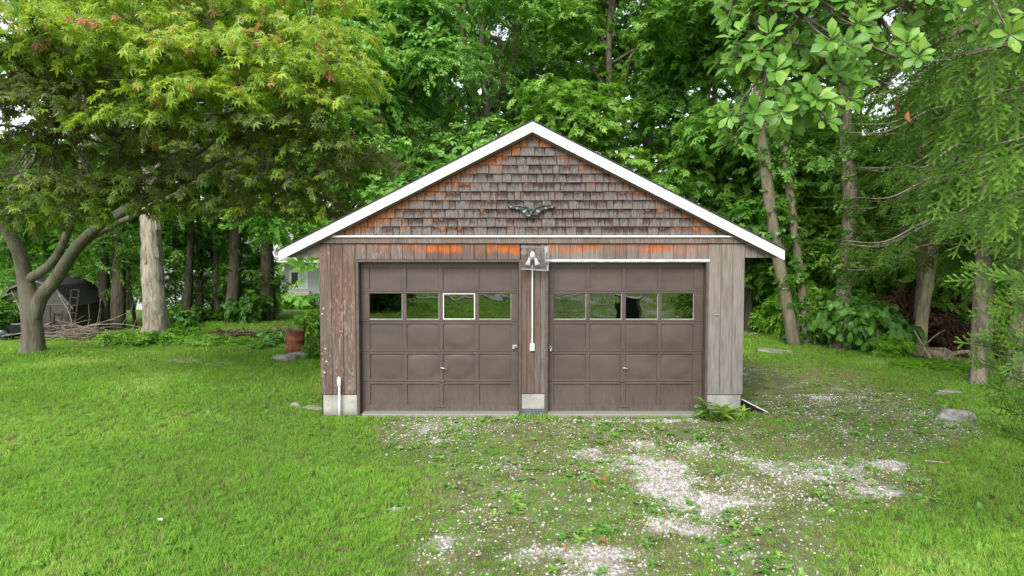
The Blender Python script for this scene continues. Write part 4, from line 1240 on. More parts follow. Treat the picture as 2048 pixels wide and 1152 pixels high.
# ------------------------------------------------------------------ magnolia reaching in from the upper right
gm = Vector((5.1, 3.4, TZ(5.1, 3.4)))
mag = thing('magnolia', 'glossy big leaved magnolia branch hanging in above the right eave', 'tree', gm)
ml = [
    [(5.1, 3.4, -.2), (5.05, 3.45, 1.5), (4.95, 3.6, 3.0), (4.6, 3.9, 4.4), (4.0, 4.4, 5.3), (3.3, 5.0, 5.6), (2.6, 5.6, 5.4), (2.0, 6.0, 4.9)],
    [(4.6, 3.9, 4.4), (4.1, 4.6, 4.8), (3.5, 5.1, 4.7), (2.9, 5.5, 4.4), (2.4, 5.7, 4.0)],
    [(4.0, 4.4, 5.3), (3.5, 5.2, 5.1), (3.0, 5.9, 4.6), (2.6, 6.2, 4.1)],
    [(4.95, 3.6, 3.0), (4.6, 4.5, 3.9), (4.1, 5.3, 4.4), (3.6, 5.8, 4.3), (3.1, 6.1, 3.9)],
    [(3.3, 5.0, 5.6), (3.0, 5.2, 5.0), (2.5, 5.4, 4.6), (2.1, 5.6, 4.2)],
    [(4.6, 3.9, 4.4), (5.0, 4.8, 5.0), (4.9, 5.6, 5.0), (4.6, 6.0, 4.6)]]
mr = [[.16, .13, .11, .09, .06, .045, .03, .012], [.06, .045, .035, .025, .01], [.045, .035, .022, .01], [.06, .045, .03, .02, .01], [.03, .022, .016, .008], [.05, .035, .025, .01]]
V, F, tips = [], [], []
for pts, r in zip(ml, mr):
    c = curve_pts(pts, 4); n = len(c)-1
    v, f = tube_arr(c, [float(np.interp(i/n, np.linspace(0, 1, len(r)), r)) for i in range(n+1)], 8, True, .04, rgm)
    F += [tuple(q+len(V) for q in g) for g in f]; V += v; tips += c[n//2:]
def in_poly(x, y, P):
    c = False
    for i in range(len(P)):
        (x1, y1), (x2, y2) = P[i], P[i-1]
        if (y1 > y) != (y2 > y) and x < (x2-x1)*(y-y1)/(y2-y1)+x1: c = not c
    return c
def outline(poly, Y): return [unproj(a, b, Y) for a, b in poly]
MAGP = [(1490, -120), (1470, 60), (1445, 95), (1475, 150), (1478, 195), (1450, 235), (1470, 275), (1560, 262), (1620, 268), (1655, 225), (1700, 185), (1760, 165), (1815, 80), (1850, 60), (1840, -120)]
mp = outline(MAGP, 5.6)
whorls = []
while len(whorls) < 290:
    x, z = rgm.uniform(1.6, 3.7), rgm.uniform(3.4, 5.2)
    if in_poly(x, z, mp): whorls.append((x, rgm.uniform(5.0, 6.3), z))
for a, b, d in ((1900, 20, 5.2), (1980, 30, 5.4), (1870, 60, 5.6), (2020, 70, 5.0), (1930, -10, 5.4), (2050, 20, 5.2), (1845, 40, 5.5), (1960, 70, 5.6)):
    x, z = unproj(a, b, d); whorls.append((x, d, z))
LO, LOF = leaf_oval(.235, .06, .16)
def leaf_obovate(w, fold, droop):
    V = [(0, 0, 0), (-w*.42, .24, fold*.6), (-w*.88, .5, fold), (-w*.98, .74, fold*.5-droop*.4), (0, 1, -droop),
         (w*.95, .76, fold*.5-droop*.4), (w*.9, .52, fold*1.2), (w*.45, .25, fold*.7), (0, .52, -fold*.1)]
    return np.array(V, float), leaf_oval()[1]
OB = [leaf_obovate(*q) for q in ((.22, .05, .12), (.26, .03, .22), (.2, .09, .05), (.24, .07, .30), (.21, .02, .16))]
mag_me = [mesh_np('leaf', OB[j][0], OB[j][1], M['leaf_mag'], {'tint': np.clip(tt+.22*(OB[j][0][:, 1]-.5)*(1 if j % 2 else -1), 0, 1)}, smooth=True) for j, tt in enumerate((.12, .34, .52, .7, .92))]
extra_P = []
cnt = 0
whorls.sort(key=lambda w: w[1])
eV, eF, eT = [], [], []
for (x, y, z) in whorls:
    c = Vector((x, y, z))
    e = min(tips, key=lambda p: (p-c).length)
    mid = e.lerp(c, .5)+Vector((rgm.uniform(-.05, .05), rgm.uniform(-.05, .05), -.03))
    v, f = tube_arr([e, mid, c], [.012, .009, .006], 5, False)
    F += [tuple(q+len(V) for q in g) for g in f]; V += v
    ax = ((c-mid).normalized()*.5+Vector((rgm.uniform(-.25, .25)-.15, rgm.uniform(-.3, .1)-.15, .35))).normalized()
    u = ax.orthogonal().normalized(); w = ax.cross(u)
    nl = rgm.choice([6, 7, 8, 9])
    for k in range(nl):
        a = 2*math.pi*k/nl+rgm.uniform(-.3, .3); op = rgm.uniform(.75, 1.25)
        yd = (ax*math.cos(op)+(u*math.cos(a)+w*math.sin(a))*math.sin(op)).normalized()
        zd = (ax-yd*ax.dot(yd)).normalized(); zd = (zd+Vector((0, 0, .25))).normalized(); zd = (zd-yd*zd.dot(yd)).normalized()
        xd = yd.cross(zd)
        s_ = rgm.uniform(.08, .155)
        st = c+yd*.012-ax*rgm.uniform(0, .07)
        mt = Matrix((xd*s_, yd*s_, zd*s_)).transposed()
        if cnt < 300:
            o = obj('leaf', mag_me[rgm.choice((0, 1, 1, 2, 2, 3, 3, 4))], mag)
            o.matrix_local = Matrix.Translation(-gm) @ Matrix.Translation(st) @ mt.to_4x4()
            cnt += 1
        else:
            A = OB[rgm.randrange(5)][0] @ np.array(mt).T+np.array(st)
            eF.append(LOF+len(eV)*len(LO)); eV.append(A); eT.append(np.full(len(LO), rgm.choice((.2, .38, .52, .66, .82))))
inv = Matrix.Translation(-gm)
o = obj('trunk', mesh_np('trunk', V, F, M['bark'], smooth=True), mag); o.matrix_parent_inverse = inv
o = obj('crown', mesh_np('crown', np.concatenate(eV), np.concatenate(eF), M['leaf_mag'], {'tint': np.concatenate(eT)}, smooth=True), mag); o.matrix_parent_inverse = inv
tag(o, kind='stuff')

# ------------------------------------------------------------------ spruces
def needle_spray(L, n_side, side, gap_, nl, nw, rg, per=3):
    V, F, T = [], [], []
    def shoot(p0, d, ln, t0):
        d = d/np.linalg.norm(d)
        up = np.array([0, 0, 1.0]); r = np.cross(d, up); r /= np.linalg.norm(r); up = np.cross(r, d)
        m = max(3, int(ln/gap_))
        for k in range(m):
            t = (k+.3)/m
            p = p0+d*ln*t+np.array([0, 0, -.10*ln*t*t])
            for j in range(per):
                a = rg.uniform(-.35, math.pi+.35)
                out = r*math.cos(a)+up*math.sin(a)*.75
                q = d*.62+out*.8; q /= np.linalg.norm(q)
                s_ = np.cross(q, up+.01); s_ /= np.linalg.norm(s_)
                l_ = nl*rg.uniform(.75, 1.1)*(1-.35*(t > .93))
                i = len(V)
                V.extend([p-s_*nw/2, p+s_*nw/2, p+q*l_]); F.append((i, i+1, i+2))
                tt = t0-.16+.62*t*t+rg.uniform(-.08, .08)
                T.extend([tt]*3)
        # stem
        i = len(V)
        e = p0+d*ln+np.array([0, 0, -.10*ln]); w_ = nw*.9
        V.extend([p0-r*w_, p0+r*w_, e]); F.append((i, i+1, i+2)); T.extend([.3]*3)
    shoot(np.zeros(3), np.array([0, 1.0, 0]), L, .36)
    for k in range(n_side):
        t = (k+1)/(n_side+1.0)
        for sg in (-1, 1):
            if rg.random() < .08: continue
            a = R_(rg.uniform(42, 58)); ln = side*(1-.62*t)*rg.uniform(.75, 1.15)
            shoot(np.array([0, L*t*.97, -.10*L*t*t]), np.array([sg*math.sin(a), math.cos(a), rg.uniform(-.25, .1)]), ln, .42)
    return np.array(V), np.array(F), np.array(T)
rgs = np.random.default_rng(91)
def spruce_points(seed, Ht, Hb, L0, n_br, step, hang, prune=None):
    """branches as curves and the frames of the sprays along them"""
    rg = random.Random(seed); br, sp = [], []
    for k in range(n_br):
        f = k/max(1, n_br-1)
        h = Hb+(Ht-Hb)*f
        L = L0*(1-.62*f)*rg.uniform(.8, 1.1)
        az = k*2.39996+rg.uniform(-.35, .35)
        d = Vector((math.cos(az), math.sin(az), 0))
        pts = [Vector((0, 0, h)), d*L*.35+Vector((0, 0, h+.02)), d*L*.7+Vector((0, 0, h-.16*L)), d*L+Vector((0, 0, h-.15*L))]
        c = curve_pts(pts, 6); br.append((c, L))
        s_, side = .15*L, 1
        while s_ < L*1.0:
            t = s_/L; i = min(len(c)-2, int(t*(len(c)-1))); p = c[i]
            tan = (c[i+1]-c[i]).normalized(); lat = tan.cross(Vector((0, 0, 1))).normalized()*side
            hg = hang*(1-.55*t)*rg.uniform(.7, 1.2)
            yd = (tan*.55+lat*rg.uniform(.5, .8)+Vector((0, 0, -hg))).normalized()
            zd = (Vector((0, 0, 1))*.8+d*.35); zd = (zd-yd*zd.dot(yd)).normalized()
            sp.append((p, yd, zd, rg.uniform(.75, 1.2)*(1.05-.35*t)))
            side = -side; s_ += step*rg.uniform(.8, 1.2)
        tan = (c[-1]-c[-3]).normalized()
        sp.append((c[-1], tan, Vector((0, 0, 1)), .9))
    return br, sp

# the three further spruces share one crown
LOWS = [needle_spray(.85, 6, .34, .022, .046, .016, rgs, 2) for _ in range(3)]
def frames_mesh(name, tm, sp, mat, tj, rg):
    Vs, Fs, Ts, off = [], [], [], 0
    for p, yd, zd, s_ in sp:
        tv, tf, tt = tm[rg.randrange(len(tm))]
        xd = yd.cross(zd)
        R3 = np.array([xd, yd, zd]).T*s_
        Vs.append(tv @ R3.T+np.array(p)); Fs.append(tf+off); Ts.append(tt+rg.uniform(-tj, tj)); off += len(tv)
    return mesh_np(name, np.concatenate(Vs), np.concatenate(Fs), mat, {'tint': np.clip(np.concatenate(Ts), 0, 1)})
br, sp = spruce_points(5, 13, 2.7, 3.2, 60, .21, 1.0)
V, F = tube_arr(curve_pts([(0, 0, -.3), (.02, 0, 1), (.05, .03, 4), (0, .05, 8), (0, 0, 13)], 4), [.25, .19, .155, .15, .148, .145, .14, .135, .13, .125, .12, .11, .10, .09, .07, .05, .03], 14, True, .06, rgm)
for c, L in br:
    v, f = tube_arr(c, [.035*(1-.85*i/(len(c)-1)) for i in range(len(c))], 5, False)
    F += [tuple(q+len(V) for q in g) for g in f]; V += v
sp_trunk = mesh_np('trunk', V, F, M['bark_ridge'], smooth=True)
sp_crown = frames_mesh('crown', LOWS, sp, M['needle'], .1, random.Random(3))
for x, y, s_, rz, lab in ((8.72, 12.7, .92, 0, 'spruce with ridged grey trunk standing at the edge of the lawn'), (9.75, 14.0, 1.0, 2.2, 'second spruce set just behind the first ridged trunk'), (9.38, 12.6, 1.05, 4.0, 'spruce with the thickest trunk, half out of the frame'), (11.6, 15.5, 1.1, 1.0, 'spruce furthest back in the dark right wood')):
    t = thing('spruce_tree', lab, 'tree', (x, y, TZ(x, y)-.05), rz, 'spruces on the right bank')
    t.scale = (s_,)*3
    obj('trunk', sp_trunk, t, color=(1.25, 1.15, 1.1)); obj('crown', sp_crown, t)
# the near spruce, its sprays one by one
ns = Vector((6.15, 6.5, TZ(6.15, 6.5)))
near_sp = thing('spruce_tree', 'close spruce with drooping bright tipped sprays at the edge of view', 'tree', ns, 0, None)
HIS = [needle_spray(.66, 6, .25, .0058, .023, .0066, rgs, 5) for _ in range(4)]
HIM = [mesh_np('spray', a, b, M['needle'], {'tint': np.clip(c, 0, 1)}) for a, b, c in HIS]
rg = random.Random(44)
V, F = tube_arr(curve_pts([(0, 0, -.3), (0, .02, 2), (.03, 0, 5), (0, 0, 10)], 4), [.26, .22, .2, .19, .18, .17, .16, .15, .14, .12, .1, .07, .04], 12, True, .06, rgm)
brs = []
# branch tips: (px, py, distance) where they end, and the height on the trunk where they start
for (px, py, d, h, n_) in [(1945, 560, 5.3, 2.55, 9), (1960, 700, 5.5, 2.0, 9), (1975, 790, 5.6, 1.55, 9), (1985, 870, 5.7, 1.1, 7), (2010, 620, 5.0, 2.3, 7), (2030, 830, 5.2, 1.3, 7), (1972, 620, 5.4, 2.3, 8), (1990, 680, 5.1, 2.0, 8), (1962, 745, 5.5, 1.75, 8), (2005, 770, 5.2, 1.6, 8), (1990, 830, 5.5, 1.35, 8), (2020, 710, 4.9, 1.9, 7), (2012, 890, 5.4, 1.0, 7), (2035, 580, 4.9, 2.5, 7),
                           (1830, 60, 6.1, 5.1, 12), (1800, 190, 6.4, 4.6, 12), (1850, 130, 5.8, 4.7, 12), (1930, 110, 5.2, 4.6, 9), (1775, 290, 6.7, 4.2, 12), (1860, 240, 6.0, 4.2, 12), (1940, 200, 5.4, 4.2, 9), (1820, 380, 6.4, 3.7, 11), (1900, 330, 5.8, 3.7, 11), (1985, 290, 5.2, 3.7, 8), (1870, 20, 5.6, 5.4, 10), (1960, 0, 5.2, 5.3, 8), (1990, 400, 5.4, 3.3, 8), (1930, 440, 6.0, 3.2, 11)]:
    if py > 500: px += 38
    x, z = unproj(px, py, d)
    tip = Vector((x, d, z))-ns; b = Vector((0, 0, h))
    low = py > 500
    m1 = b.lerp(tip, .35)+Vector((0, 0, .10)); m2 = b.lerp(tip, .72)+Vector((0, 0, .06 if not low else -.06))
    c = curve_pts([b, m1, m2, tip], 6); brs.append(c)
    v, f = tube_arr(c, [.028*(1-.85*i/(len(c)-1)) for i in range(len(c))], 6, False)
    F += [tuple(q+len(V) for q in g) for g in f]; V += v
    L = (tip-b).length; side = 1
    for k in range(n_):
        t = .38+.60*(k+.5)/n_
        i = min(len(c)-2, int(t*(len(c)-1))); fr = t*(len(c)-1)-i
        p = c[i].lerp(c[i+1], fr); tan = (c[i+1]-c[i]).normalized(); lat = tan.cross(Vector((0, 0, 1))).normalized()*side
        hg = rg.uniform(-.45, .55) if low else rg.uniform(.7, 2.2)
        yd = (tan*.7+lat*rg.uniform(.4, .75)+Vector((0, 0, -hg))).normalized()
        zd = (Vector((0, 0, 1))*.7+tan*.3+Vector((-.25, -.55, 0))) if not low else Vector((rg.uniform(-.6, .1), -.9, rg.uniform(.35, .8))); zd = (zd-yd*zd.dot(yd)).normalized(); xd = yd.cross(zd)
        s_ = rg.uniform(.75, 1.1)*(1.0-.35*t)*(.82 if low else 1.05)
        o = obj('spray', HIM[rg.randrange(4)], near_sp, color=(1.3, 1.3, 1.1))
        o.matrix_local = Matrix.Translation(p) @ Matrix((xd*s_, yd*s_, zd*s_)).transposed().to_4x4()
        side = -side
    tan = ((c[-1]-c[-3]).normalized()+Vector((0, 0, .25 if low else -.2))).normalized(); zd = Vector((0, 0, 1)); zd = (zd-tan*zd.dot(tan)).normalized(); xd = tan.cross(zd)
    s_ = .7
    if low: zd = Vector((-.3, -.9, .5)); zd = (zd-tan*zd.dot(tan)).normalized(); xd = tan.cross(zd)
    o = obj('spray', HIM[rg.randrange(4)], near_sp, color=(1.3, 1.3, 1.1))
    o.matrix_local = Matrix.Translation(c[-2]) @ Matrix((xd*s_, tan*s_, zd*s_)).transposed().to_4x4()
# the rest of its crown, out of frame and high up
br, sp = spruce_points(9, 11, 5.6, 2.2, 26, .28, .8)
for c, L in br:
    v, f = tube_arr(c, [.03*(1-.85*i/(len(c)-1)) for i in range(len(c))], 5, False)
    F += [tuple(q+len(V) for q in g) for g in f]; V += v
obj('trunk', mesh_np('trunk', V, F, M['bark'], smooth=True), near_sp, color=(1.1, 1, .95))
tag(obj('crown', frames_mesh('crown', LOWS, sp, M['needle'], .1, random.Random(6)), near_sp), kind='stuff')
# two orange leaves caught in the spruce
for a, b, d, s_, lab in ((1800, 190, 5.6, .17, 'red orange dying leaf caught among the spruce sprays'), (1817, 222, 5.6, .12, 'small orange leaf hanging under the red orange one')):
    x, z = unproj(a, b, d)
    o = obj('dying_leaf', mesh_np('dying_leaf', LO, LOF, M['leaf_fall'], {'tint': np.full(len(LO), .1 if s_ > .15 else .35)}, smooth=True), None, (x, d, z), (R_(-75) if s_ > .15 else R_(-110), R_(20), R_(75 if s_ > .15 else 10)), s_)
    tag(o, lab, 'leaf')

# ------------------------------------------------------------------ shrubs and undergrowth
def bush_kit(seed, spr, n, rx, h, tint, leaf='leaf', stems=7, scl=(.8, 1.3)):
    kt = Kit(); rg = np.random.default_rng(seed); r2 = random.Random(seed)
    puffs = [(0, 0, h*.45, rx*.75, h*.5)]
    V, F = [], []
    for k in range(stems):
        a = k*2.4+r2.uniform(-.4, .4); rr = rx*r2.uniform(.25, .8); hh = h*r2.uniform(.4, .9)
        c = curve_pts([(0, 0, -.05), (math.cos(a)*rr*.4, math.sin(a)*rr*.4, hh*.55), (math.cos(a)*rr, math.sin(a)*rr, hh)], 3)
        v, f = tube_arr(c, [.016*(1-.8*i/(len(c)-1)) for i in range(len(c))], 5, False)
        F += [tuple(q+len(V) for q in g) for g in f]; V += v
        puffs.append((c[-1].x, c[-1].y, c[-1].z, rx*.38, h*.2)); puffs.append((c[3].x, c[3].y, c[3].z, rx*.4, h*.22))
    P, N, _ = puff_points(puffs, n, rg, .5)
    P[:, 2] = np.maximum(P[:, 2], .03)
    kt.trunk = mesh_np('stem', V, F, M['bark'], smooth=True)
    kt.crown = make_crown('foliage', spr, P, N, rg, tint[0]+(tint[1]-tint[0])*rg.random(n), M[leaf], scl)
    return kt
rgb = np.random.default_rng(8)
SPR_BIG = [sprig(leaf_oval(.34, .06, .2), 6, .30, .19, rgb, 70, 24) for _ in range(4)]
SPR_LONG = [sprig(leaf_diamond(.17, .05, .25), 9, .30, .17, rgb, 62, 25) for _ in range(4)]
BK = {'small': bush_kit(201, SPR_SMALL, 1100, .95, 1.0, (.3, .9)), 'big': bush_kit(202, SPR_BIG, 260, .9, 1.0, (.15, .7)),
      'long': bush_kit(203, SPR_LONG, 420, .7, 1.15, (.3, .95)), 'dead': bush_kit(204, SPR_LONG, 420, .9, 1.1, (.1, .95), 'leaf_dead'),
      'low': bush_kit(205, SPR_SMALL, 420, .8, .28, (.35, .95))}
def shrub(kit, x, y, sx, sz, rz, lab, group=None, tint=(1, 1, 1), name='shrub', cat='shrub'):
    t = thing(name, lab, cat, (x, y, TZ(x, y)-.02), rz, group); t.scale = (sx, sx, sz)
    obj('stem', BK[kit].trunk, t, color=(.8, .75, .7)); obj('foliage', BK[kit].crown, t, color=tint)
    return t
RB = 'shrubs on the right bank'
for i, (px, py, k, sx, sz, lab, tn_) in enumerate([
    (1545, 668, 'small', .75, .6, 'low bright shrub at the corner behind the garage', (1.1, 1.2, .7)), (1590, 672, 'small', 1.0, 1.0, 'yellow green shrub at the foot of the leaning pale trunk', (1.2, 1.2, .6)),
    (1635, 676, 'long', 1.1, 1.0, 'narrow leaved shrub at the foot of the slim ivy clad trunk', (1.1, 1.15, .7)), (1665, 682, 'small', 1.1, 1.1, 'shrub hiding the foot of the tall ivy clad trunk', (1, 1.05, .7)),
    (1712, 690, 'big', 1.05, 1.15, 'large leaved dark shrub past the tall ivy clad trunk', (.8, .95, .95)), (1745, 700, 'big', 1.0, 1.05, 'large leaved shrub in front of the dead brown brush', (.8, .95, .9)),
    (1765, 655, 'small', 1.0, 1.0, 'tall dense shrub just behind the large leaved ones', (.8, .95, .8)), (1790, 716, 'long', .6, .35, 'weedy shrub beside the fallen log', (1.1, 1.15, .7)),
    (1840, 738, 'small', .5, .16, 'low weedy shrub in front of the fallen log', (1.15, 1.2, .6)), (1890, 740, 'small', .5, .16, 'low weedy shrub at the thick end of the log', (1.15, 1.2, .6)),
    (1935, 700, 'small', .7, .6, 'bushy shrub next to the ridged spruce trunk', (.8, .9, .7)), (1905, 650, 'small', 1.4, 1.7, 'tall dark shrub between the pale crooked trunk and the spruces', (.75, .9, .7)),
    (1700, 655, 'small', 1.4, 1.4, 'thick green shrub behind the ivy clad trunk', (.9, 1.05, .7)), (1625, 650, 'long', 1.2, 1.4, 'tall narrow leaved shrub between the two slim trunks', (1.2, 1.25, .6)),
    (1975, 690, 'small', 1.2, 1.2, 'dark shrub under the spruce branches', (.7, .85, .65)), (1830, 660, 'small', 1.4, 1.6, 'dense shrub behind the dead brown brush', (.85, 1, .7)), (1505, 640, 'small', 1.0, .9, 'shrub in shade just past the back corner of the garage', (.8, .95, .65))]):
    x, y = G(px, py); shrub(k, x, y, sx*1.12, sz*1.35, i*1.3, lab, RB, tuple(1.2*q for q in tn_))
for i, (px, py, sx, sz, lab) in enumerate([(1800, 690, 1.0, 1.3, 'heap of dead brown leafy brush on the right bank'), (1845, 680, 1.1, 1.6, 'taller dead brown brush round the crooked pale trunk'), (1885, 708, .9, .9, 'dead brown brush lying behind the fallen log'), (1945, 705, 1.0, .8, 'dead brown brush by the ridged spruce trunk')]):
    x, y = G(px, py); shrub('dead', x, y, sx, sz, i*2.1, lab, 'dead brush on the right bank', name='dead_brush', cat='brush')
LB = 'shrubs under the left tree line'
for i, (px, Y, k, sx, sz, tn_) in enumerate([(345, 22.5, 'big', .8, .8, 'dark leafy shrub just right of the pale snag'), (388, 24.5, 'big', .9, .9, 'open dark shrub between the two slim trunks'), (495, 24.3, 'big', 1.0, 1.1, 'dark shrub left of the leafy trunk at the house gap'), (520, 25.0, 'small', .8, 1.0, 'dense dark shrub at the foot of the leafy trunk'),
        (5, 24.5, 'small', 1.2, 1.2, 'dense shrub behind the red maple at the frame edge'), (-40, 21, 'small', 1.4, 1.5, 'large dark shrub past the red maple'), (440, 26.5, 'big', .8, .8, 'low dark shrub behind the curved grey trunk')]):
    x = (px-1024)/FPX*Y
    shrub(k, x, Y, sx, sz, i*1.7, tn_, LB, (.7, .85, .7))
for i, (px, py, k, sx, sz, lab, tn_) in enumerate([(616, 668, 'long', .75, .6, 'tall leafy weeds between the rusty barrel and the garage', (1.1, 1.2, .8)), (634, 690, 'long', .7, .85, 'tall leafy weeds against the garage side wall', (1.1, 1.15, .8)), (652, 712, 'long', .5, .6, 'dark weeds at the front left corner of the side wall', (.8, .95, .7)),
        (637, 660, 'long', .8, .65, 'tallest weeds behind the barrel by the side wall', (1.1, 1.2, .8)), (548, 688, 'big', .5, .38, 'clump of broad pale leaves beside the rusty barrel', (1.2, 1.3, 1.6)), (525, 697, 'big', .4, .22, 'low broad leaved clump further from the barrel', (1.2, 1.3, 1.6)), (618, 714, 'long', .26, .3, 'grassy weeds at the foot of the rusty barrel', (1, 1.1, .7)),
        (235, 690, 'low', .8, 1.0, 'low weeds in front of the brush pile', (1.1, 1.2, .8)), (275, 688, 'low', .9, 1.0, 'low weeds beside the foot of the pale snag', (1.1, 1.2, .8)), (330, 682, 'low', 1.2, 1.2, 'ground weeds ringing the foot of the pale snag', (1.15, 1.25, .8)), (375, 686, 'low', 1.1, .8, 'ground weeds along the lawn edge past the snag', (1.1, 1.2, .8)), (420, 688, 'low', 1.0, .8, 'ground weeds with pale flowers at the lawn edge', (1.1, 1.2, 1)), (470, 690, 'low', .9, .6, 'ground weeds below the thick brown trunk', (1.1, 1.2, .8))]):
    x, y = G(px, py); shrub(k, x, y, sx, sz, i*1.9, lab, 'weeds along the left lawn edge', tn_, 'weed_clump', 'weeds')
# shrubs behind the camera that the window panes mirror
shrub('small', -5.6, -9.0, 1.5, 1.6, 0, 'dark bush mirrored in the first window pane', None, (.6, .7, .6))
shrub('small', -7.6, -8.0, 1.7, 2.2, 1, 'taller dark bush mirrored at the edge of the first pane', None, (.6, .7, .6))

# ------------------------------------------------------------------ lawn, weeds and pebbles (instanced on points)
def blade_tuft(n, h, w, spread, seed, bend=.5):
    r = np.random.default_rng(seed); V, F = [], []
    for k in range(n):
        a, q = r.random()*6.283, spread*math.sqrt(r.random())
        bx, by = math.cos(a)*q, math.sin(a)*q
        b = r.random()*6.283; hh = h*r.uniform(.55, 1.15); bd = bend*hh*r.uniform(.4, 1.5)
        dx, dy = math.cos(b), math.sin(b); px_, py_ = -dy*w/2, dx*w/2
        i = len(V)
        V += [(bx-px_, by-py_, -.01), (bx+px_, by+py_, -.01), (bx+dx*bd*.3+px_*.8, by+dy*bd*.3+py_*.8, hh*.6), (bx+dx*bd*.3-px_*.8, by+dy*bd*.3-py_*.8, hh*.6), (bx+dx*bd, by+dy*bd, hh*.92)]
        F += [(i, i+1, i+2), (i, i+2, i+3), (i+3, i+2, i+4)]
    return np.array(V), np.array(F)
def weed_rosette(n, L, seed):
    r = np.random.default_rng(seed); Vs, Fs = [], []
    LV, LF = leaf_oval(.27, .05, .25)
    for k in range(n):
        a = 6.283*k/n+r.uniform(-.4, .4)
        e = Euler((r.uniform(.15, .75), 0, a)).to_matrix()
        Vs.append((LV*L*r.uniform(.6, 1.1)) @ np.array(e).T+np.array([0, 0, .005])); Fs.append(LF+k*len(LV))
    return np.concatenate(Vs), np.concatenate(Fs)
def pebble(seed):
    r = np.random.default_rng(seed)
    V, F = [], []
    for j, (rr, z) in enumerate(((.62, -.3), (1, .05), (.6, .45))):
        for k in range(6):
            a = 6.283*k/6+j*.3; q = rr*r.uniform(.75, 1.2)
            V.append((math.cos(a)*q*1.15, math.sin(a)*q*.85, z*r.uniform(.8, 1.2)))
    for j in range(2):
        for k in range(6):
            F += [(j*6+k, j*6+(k+1) % 6, j*6+6+(k+1) % 6), (j*6+k, j*6+6+(k+1) % 6, j*6+6+k)]
    for k in range(1, 5): F.append((12, 12+k, 13+k))
    return np.array(V), np.array(F)

def source(name, VF, mat):
    return bpy.data.objects.new(name, mesh_np(name, VF[0], VF[1], mat))     # never linked: geometry for the scatter only
def scatter_gn(name, P, rot, scl, tint, var, sources, label, cat):
    me = bpy.data.meshes.new(name)
    me.vertices.add(len(P)); me.vertices.foreach_set('co', np.asarray(P, np.float32).reshape(-1))
    a = me.attributes.new('rot', 'FLOAT_VECTOR', 'POINT'); a.data.foreach_set('vector', np.asarray(rot, np.float32).reshape(-1))
    for k, v in (('scl', scl), ('tint', tint)):
        a = me.attributes.new(k, 'FLOAT', 'POINT'); a.data.foreach_set('value', np.asarray(v, np.float32))
    a = me.attributes.new('variant', 'INT', 'POINT'); a.data.foreach_set('value', np.asarray(var, np.int32))
    o = obj(name, me)
    ng = bpy.data.node_groups.new(name+'_scatter', 'GeometryNodeTree')
    ng.interface.new_socket('Geometry', in_out='INPUT', socket_type='NodeSocketGeometry')
    ng.interface.new_socket('Geometry', in_out='OUTPUT', socket_type='NodeSocketGeometry')
    N, L = ng.nodes, ng.links
    gi, go = N.new('NodeGroupInput'), N.new('NodeGroupOutput')
    join = N.new('GeometryNodeJoinGeometry')
    for s_ in reversed(sources):
        oi = N.new('GeometryNodeObjectInfo'); oi.inputs['Object'].default_value = s_
        g2 = N.new('GeometryNodeGeometryToInstance')
        L.new(oi.outputs['Geometry'], g2.inputs[0]); L.new(g2.outputs[0], join.inputs[0])
    iop = N.new('GeometryNodeInstanceOnPoints'); iop.inputs['Pick Instance'].default_value = True
    def attr(nm, typ):
        n = N.new('GeometryNodeInputNamedAttribute'); n.data_type = typ; n.inputs['Name'].default_value = nm
        return n.outputs['Attribute']
    e2r = N.new('FunctionNodeEulerToRotation'); L.new(attr('rot', 'FLOAT_VECTOR'), e2r.inputs[0])
    L.new(gi.outputs[0], iop.inputs['Points']); L.new(join.outputs[0], iop.inputs['Instance'])
    L.new(attr('variant', 'INT'), iop.inputs['Instance Index']); L.new(e2r.outputs[0], iop.inputs['Rotation']); L.new(attr('scl', 'FLOAT'), iop.inputs['Scale'])
    L.new(iop.outputs[0], go.inputs[0])
    md = o.modifiers.new('scatter', 'NODES'); md.node_group = ng
    return tag(o, label, cat, kind='stuff')

rgg = np.random.default_rng(17)
def rand_pts(y0, y1, dens, side=1.0, x_lo=-99, x_hi=99):
    """random ground points inside the view wedge (a little wider), dens per square metre"""
    xm = .80*y1+side
    n = int((y1-y0)*2*xm*dens)
    x, y = rgg.uniform(-xm, xm, n), rgg.uniform(y0, y1, n)
    k = (np.abs(x) < .80*y+side) & (x > x_lo) & (x < x_hi)
    return x[k], y[k]
def blocked(x, y):
    g = (x > XL-.02) & (x < XR+.02) & (y > YF-.11) & (y < BACK+.1)
    t = (x-mx)**2+(y-YM)**2 < .3**2
    return g | t
bands = [(3.8, 6.5, 520, 0), (6.5, 9, 420, 0), (9, 12, 300, 0), (12, 15.5, 200, 1), (15.5, 20, 120, 1), (20, 27, 40, 2)]
XS, YS_, VS_, SC_ = [], [], [], []
for y0, y1, dn, vb in bands:
    x, y = rand_pts(y0, y1, dn)
    XS.append(x); YS_.append(y); VS_.append(rgg.integers(0, 4, len(x))+4*(vb > 0)); SC_.append(np.full(len(x), 1.0 if vb < 2 else 1.6))
x, y = rgg.uniform(-14, 12, 9000), rgg.uniform(-24, 3, 9000)       # behind the camera, seen in the panes
XS.append(x); YS_.append(y); VS_.append(rgg.integers(4, 8, 9000)); SC_.append(np.full(9000, 1.6))
x, y, v, s_ = (np.concatenate(q) for q in (XS, YS_, VS_, SC_))
dm, gm_ = drive_mask(x, y), gravel_mask(x, y)
path_ = (np.abs(y+15.5+1.2*np.sin((x+14)/.75*.33)) < .7) & (x < 4.2)
keep = (1-.24*dm)*(1-.90*np.clip(gm_*1.15, 0, 1)**1.4)
bank = sstep(8.2, 9.4, x)*(y > 9)
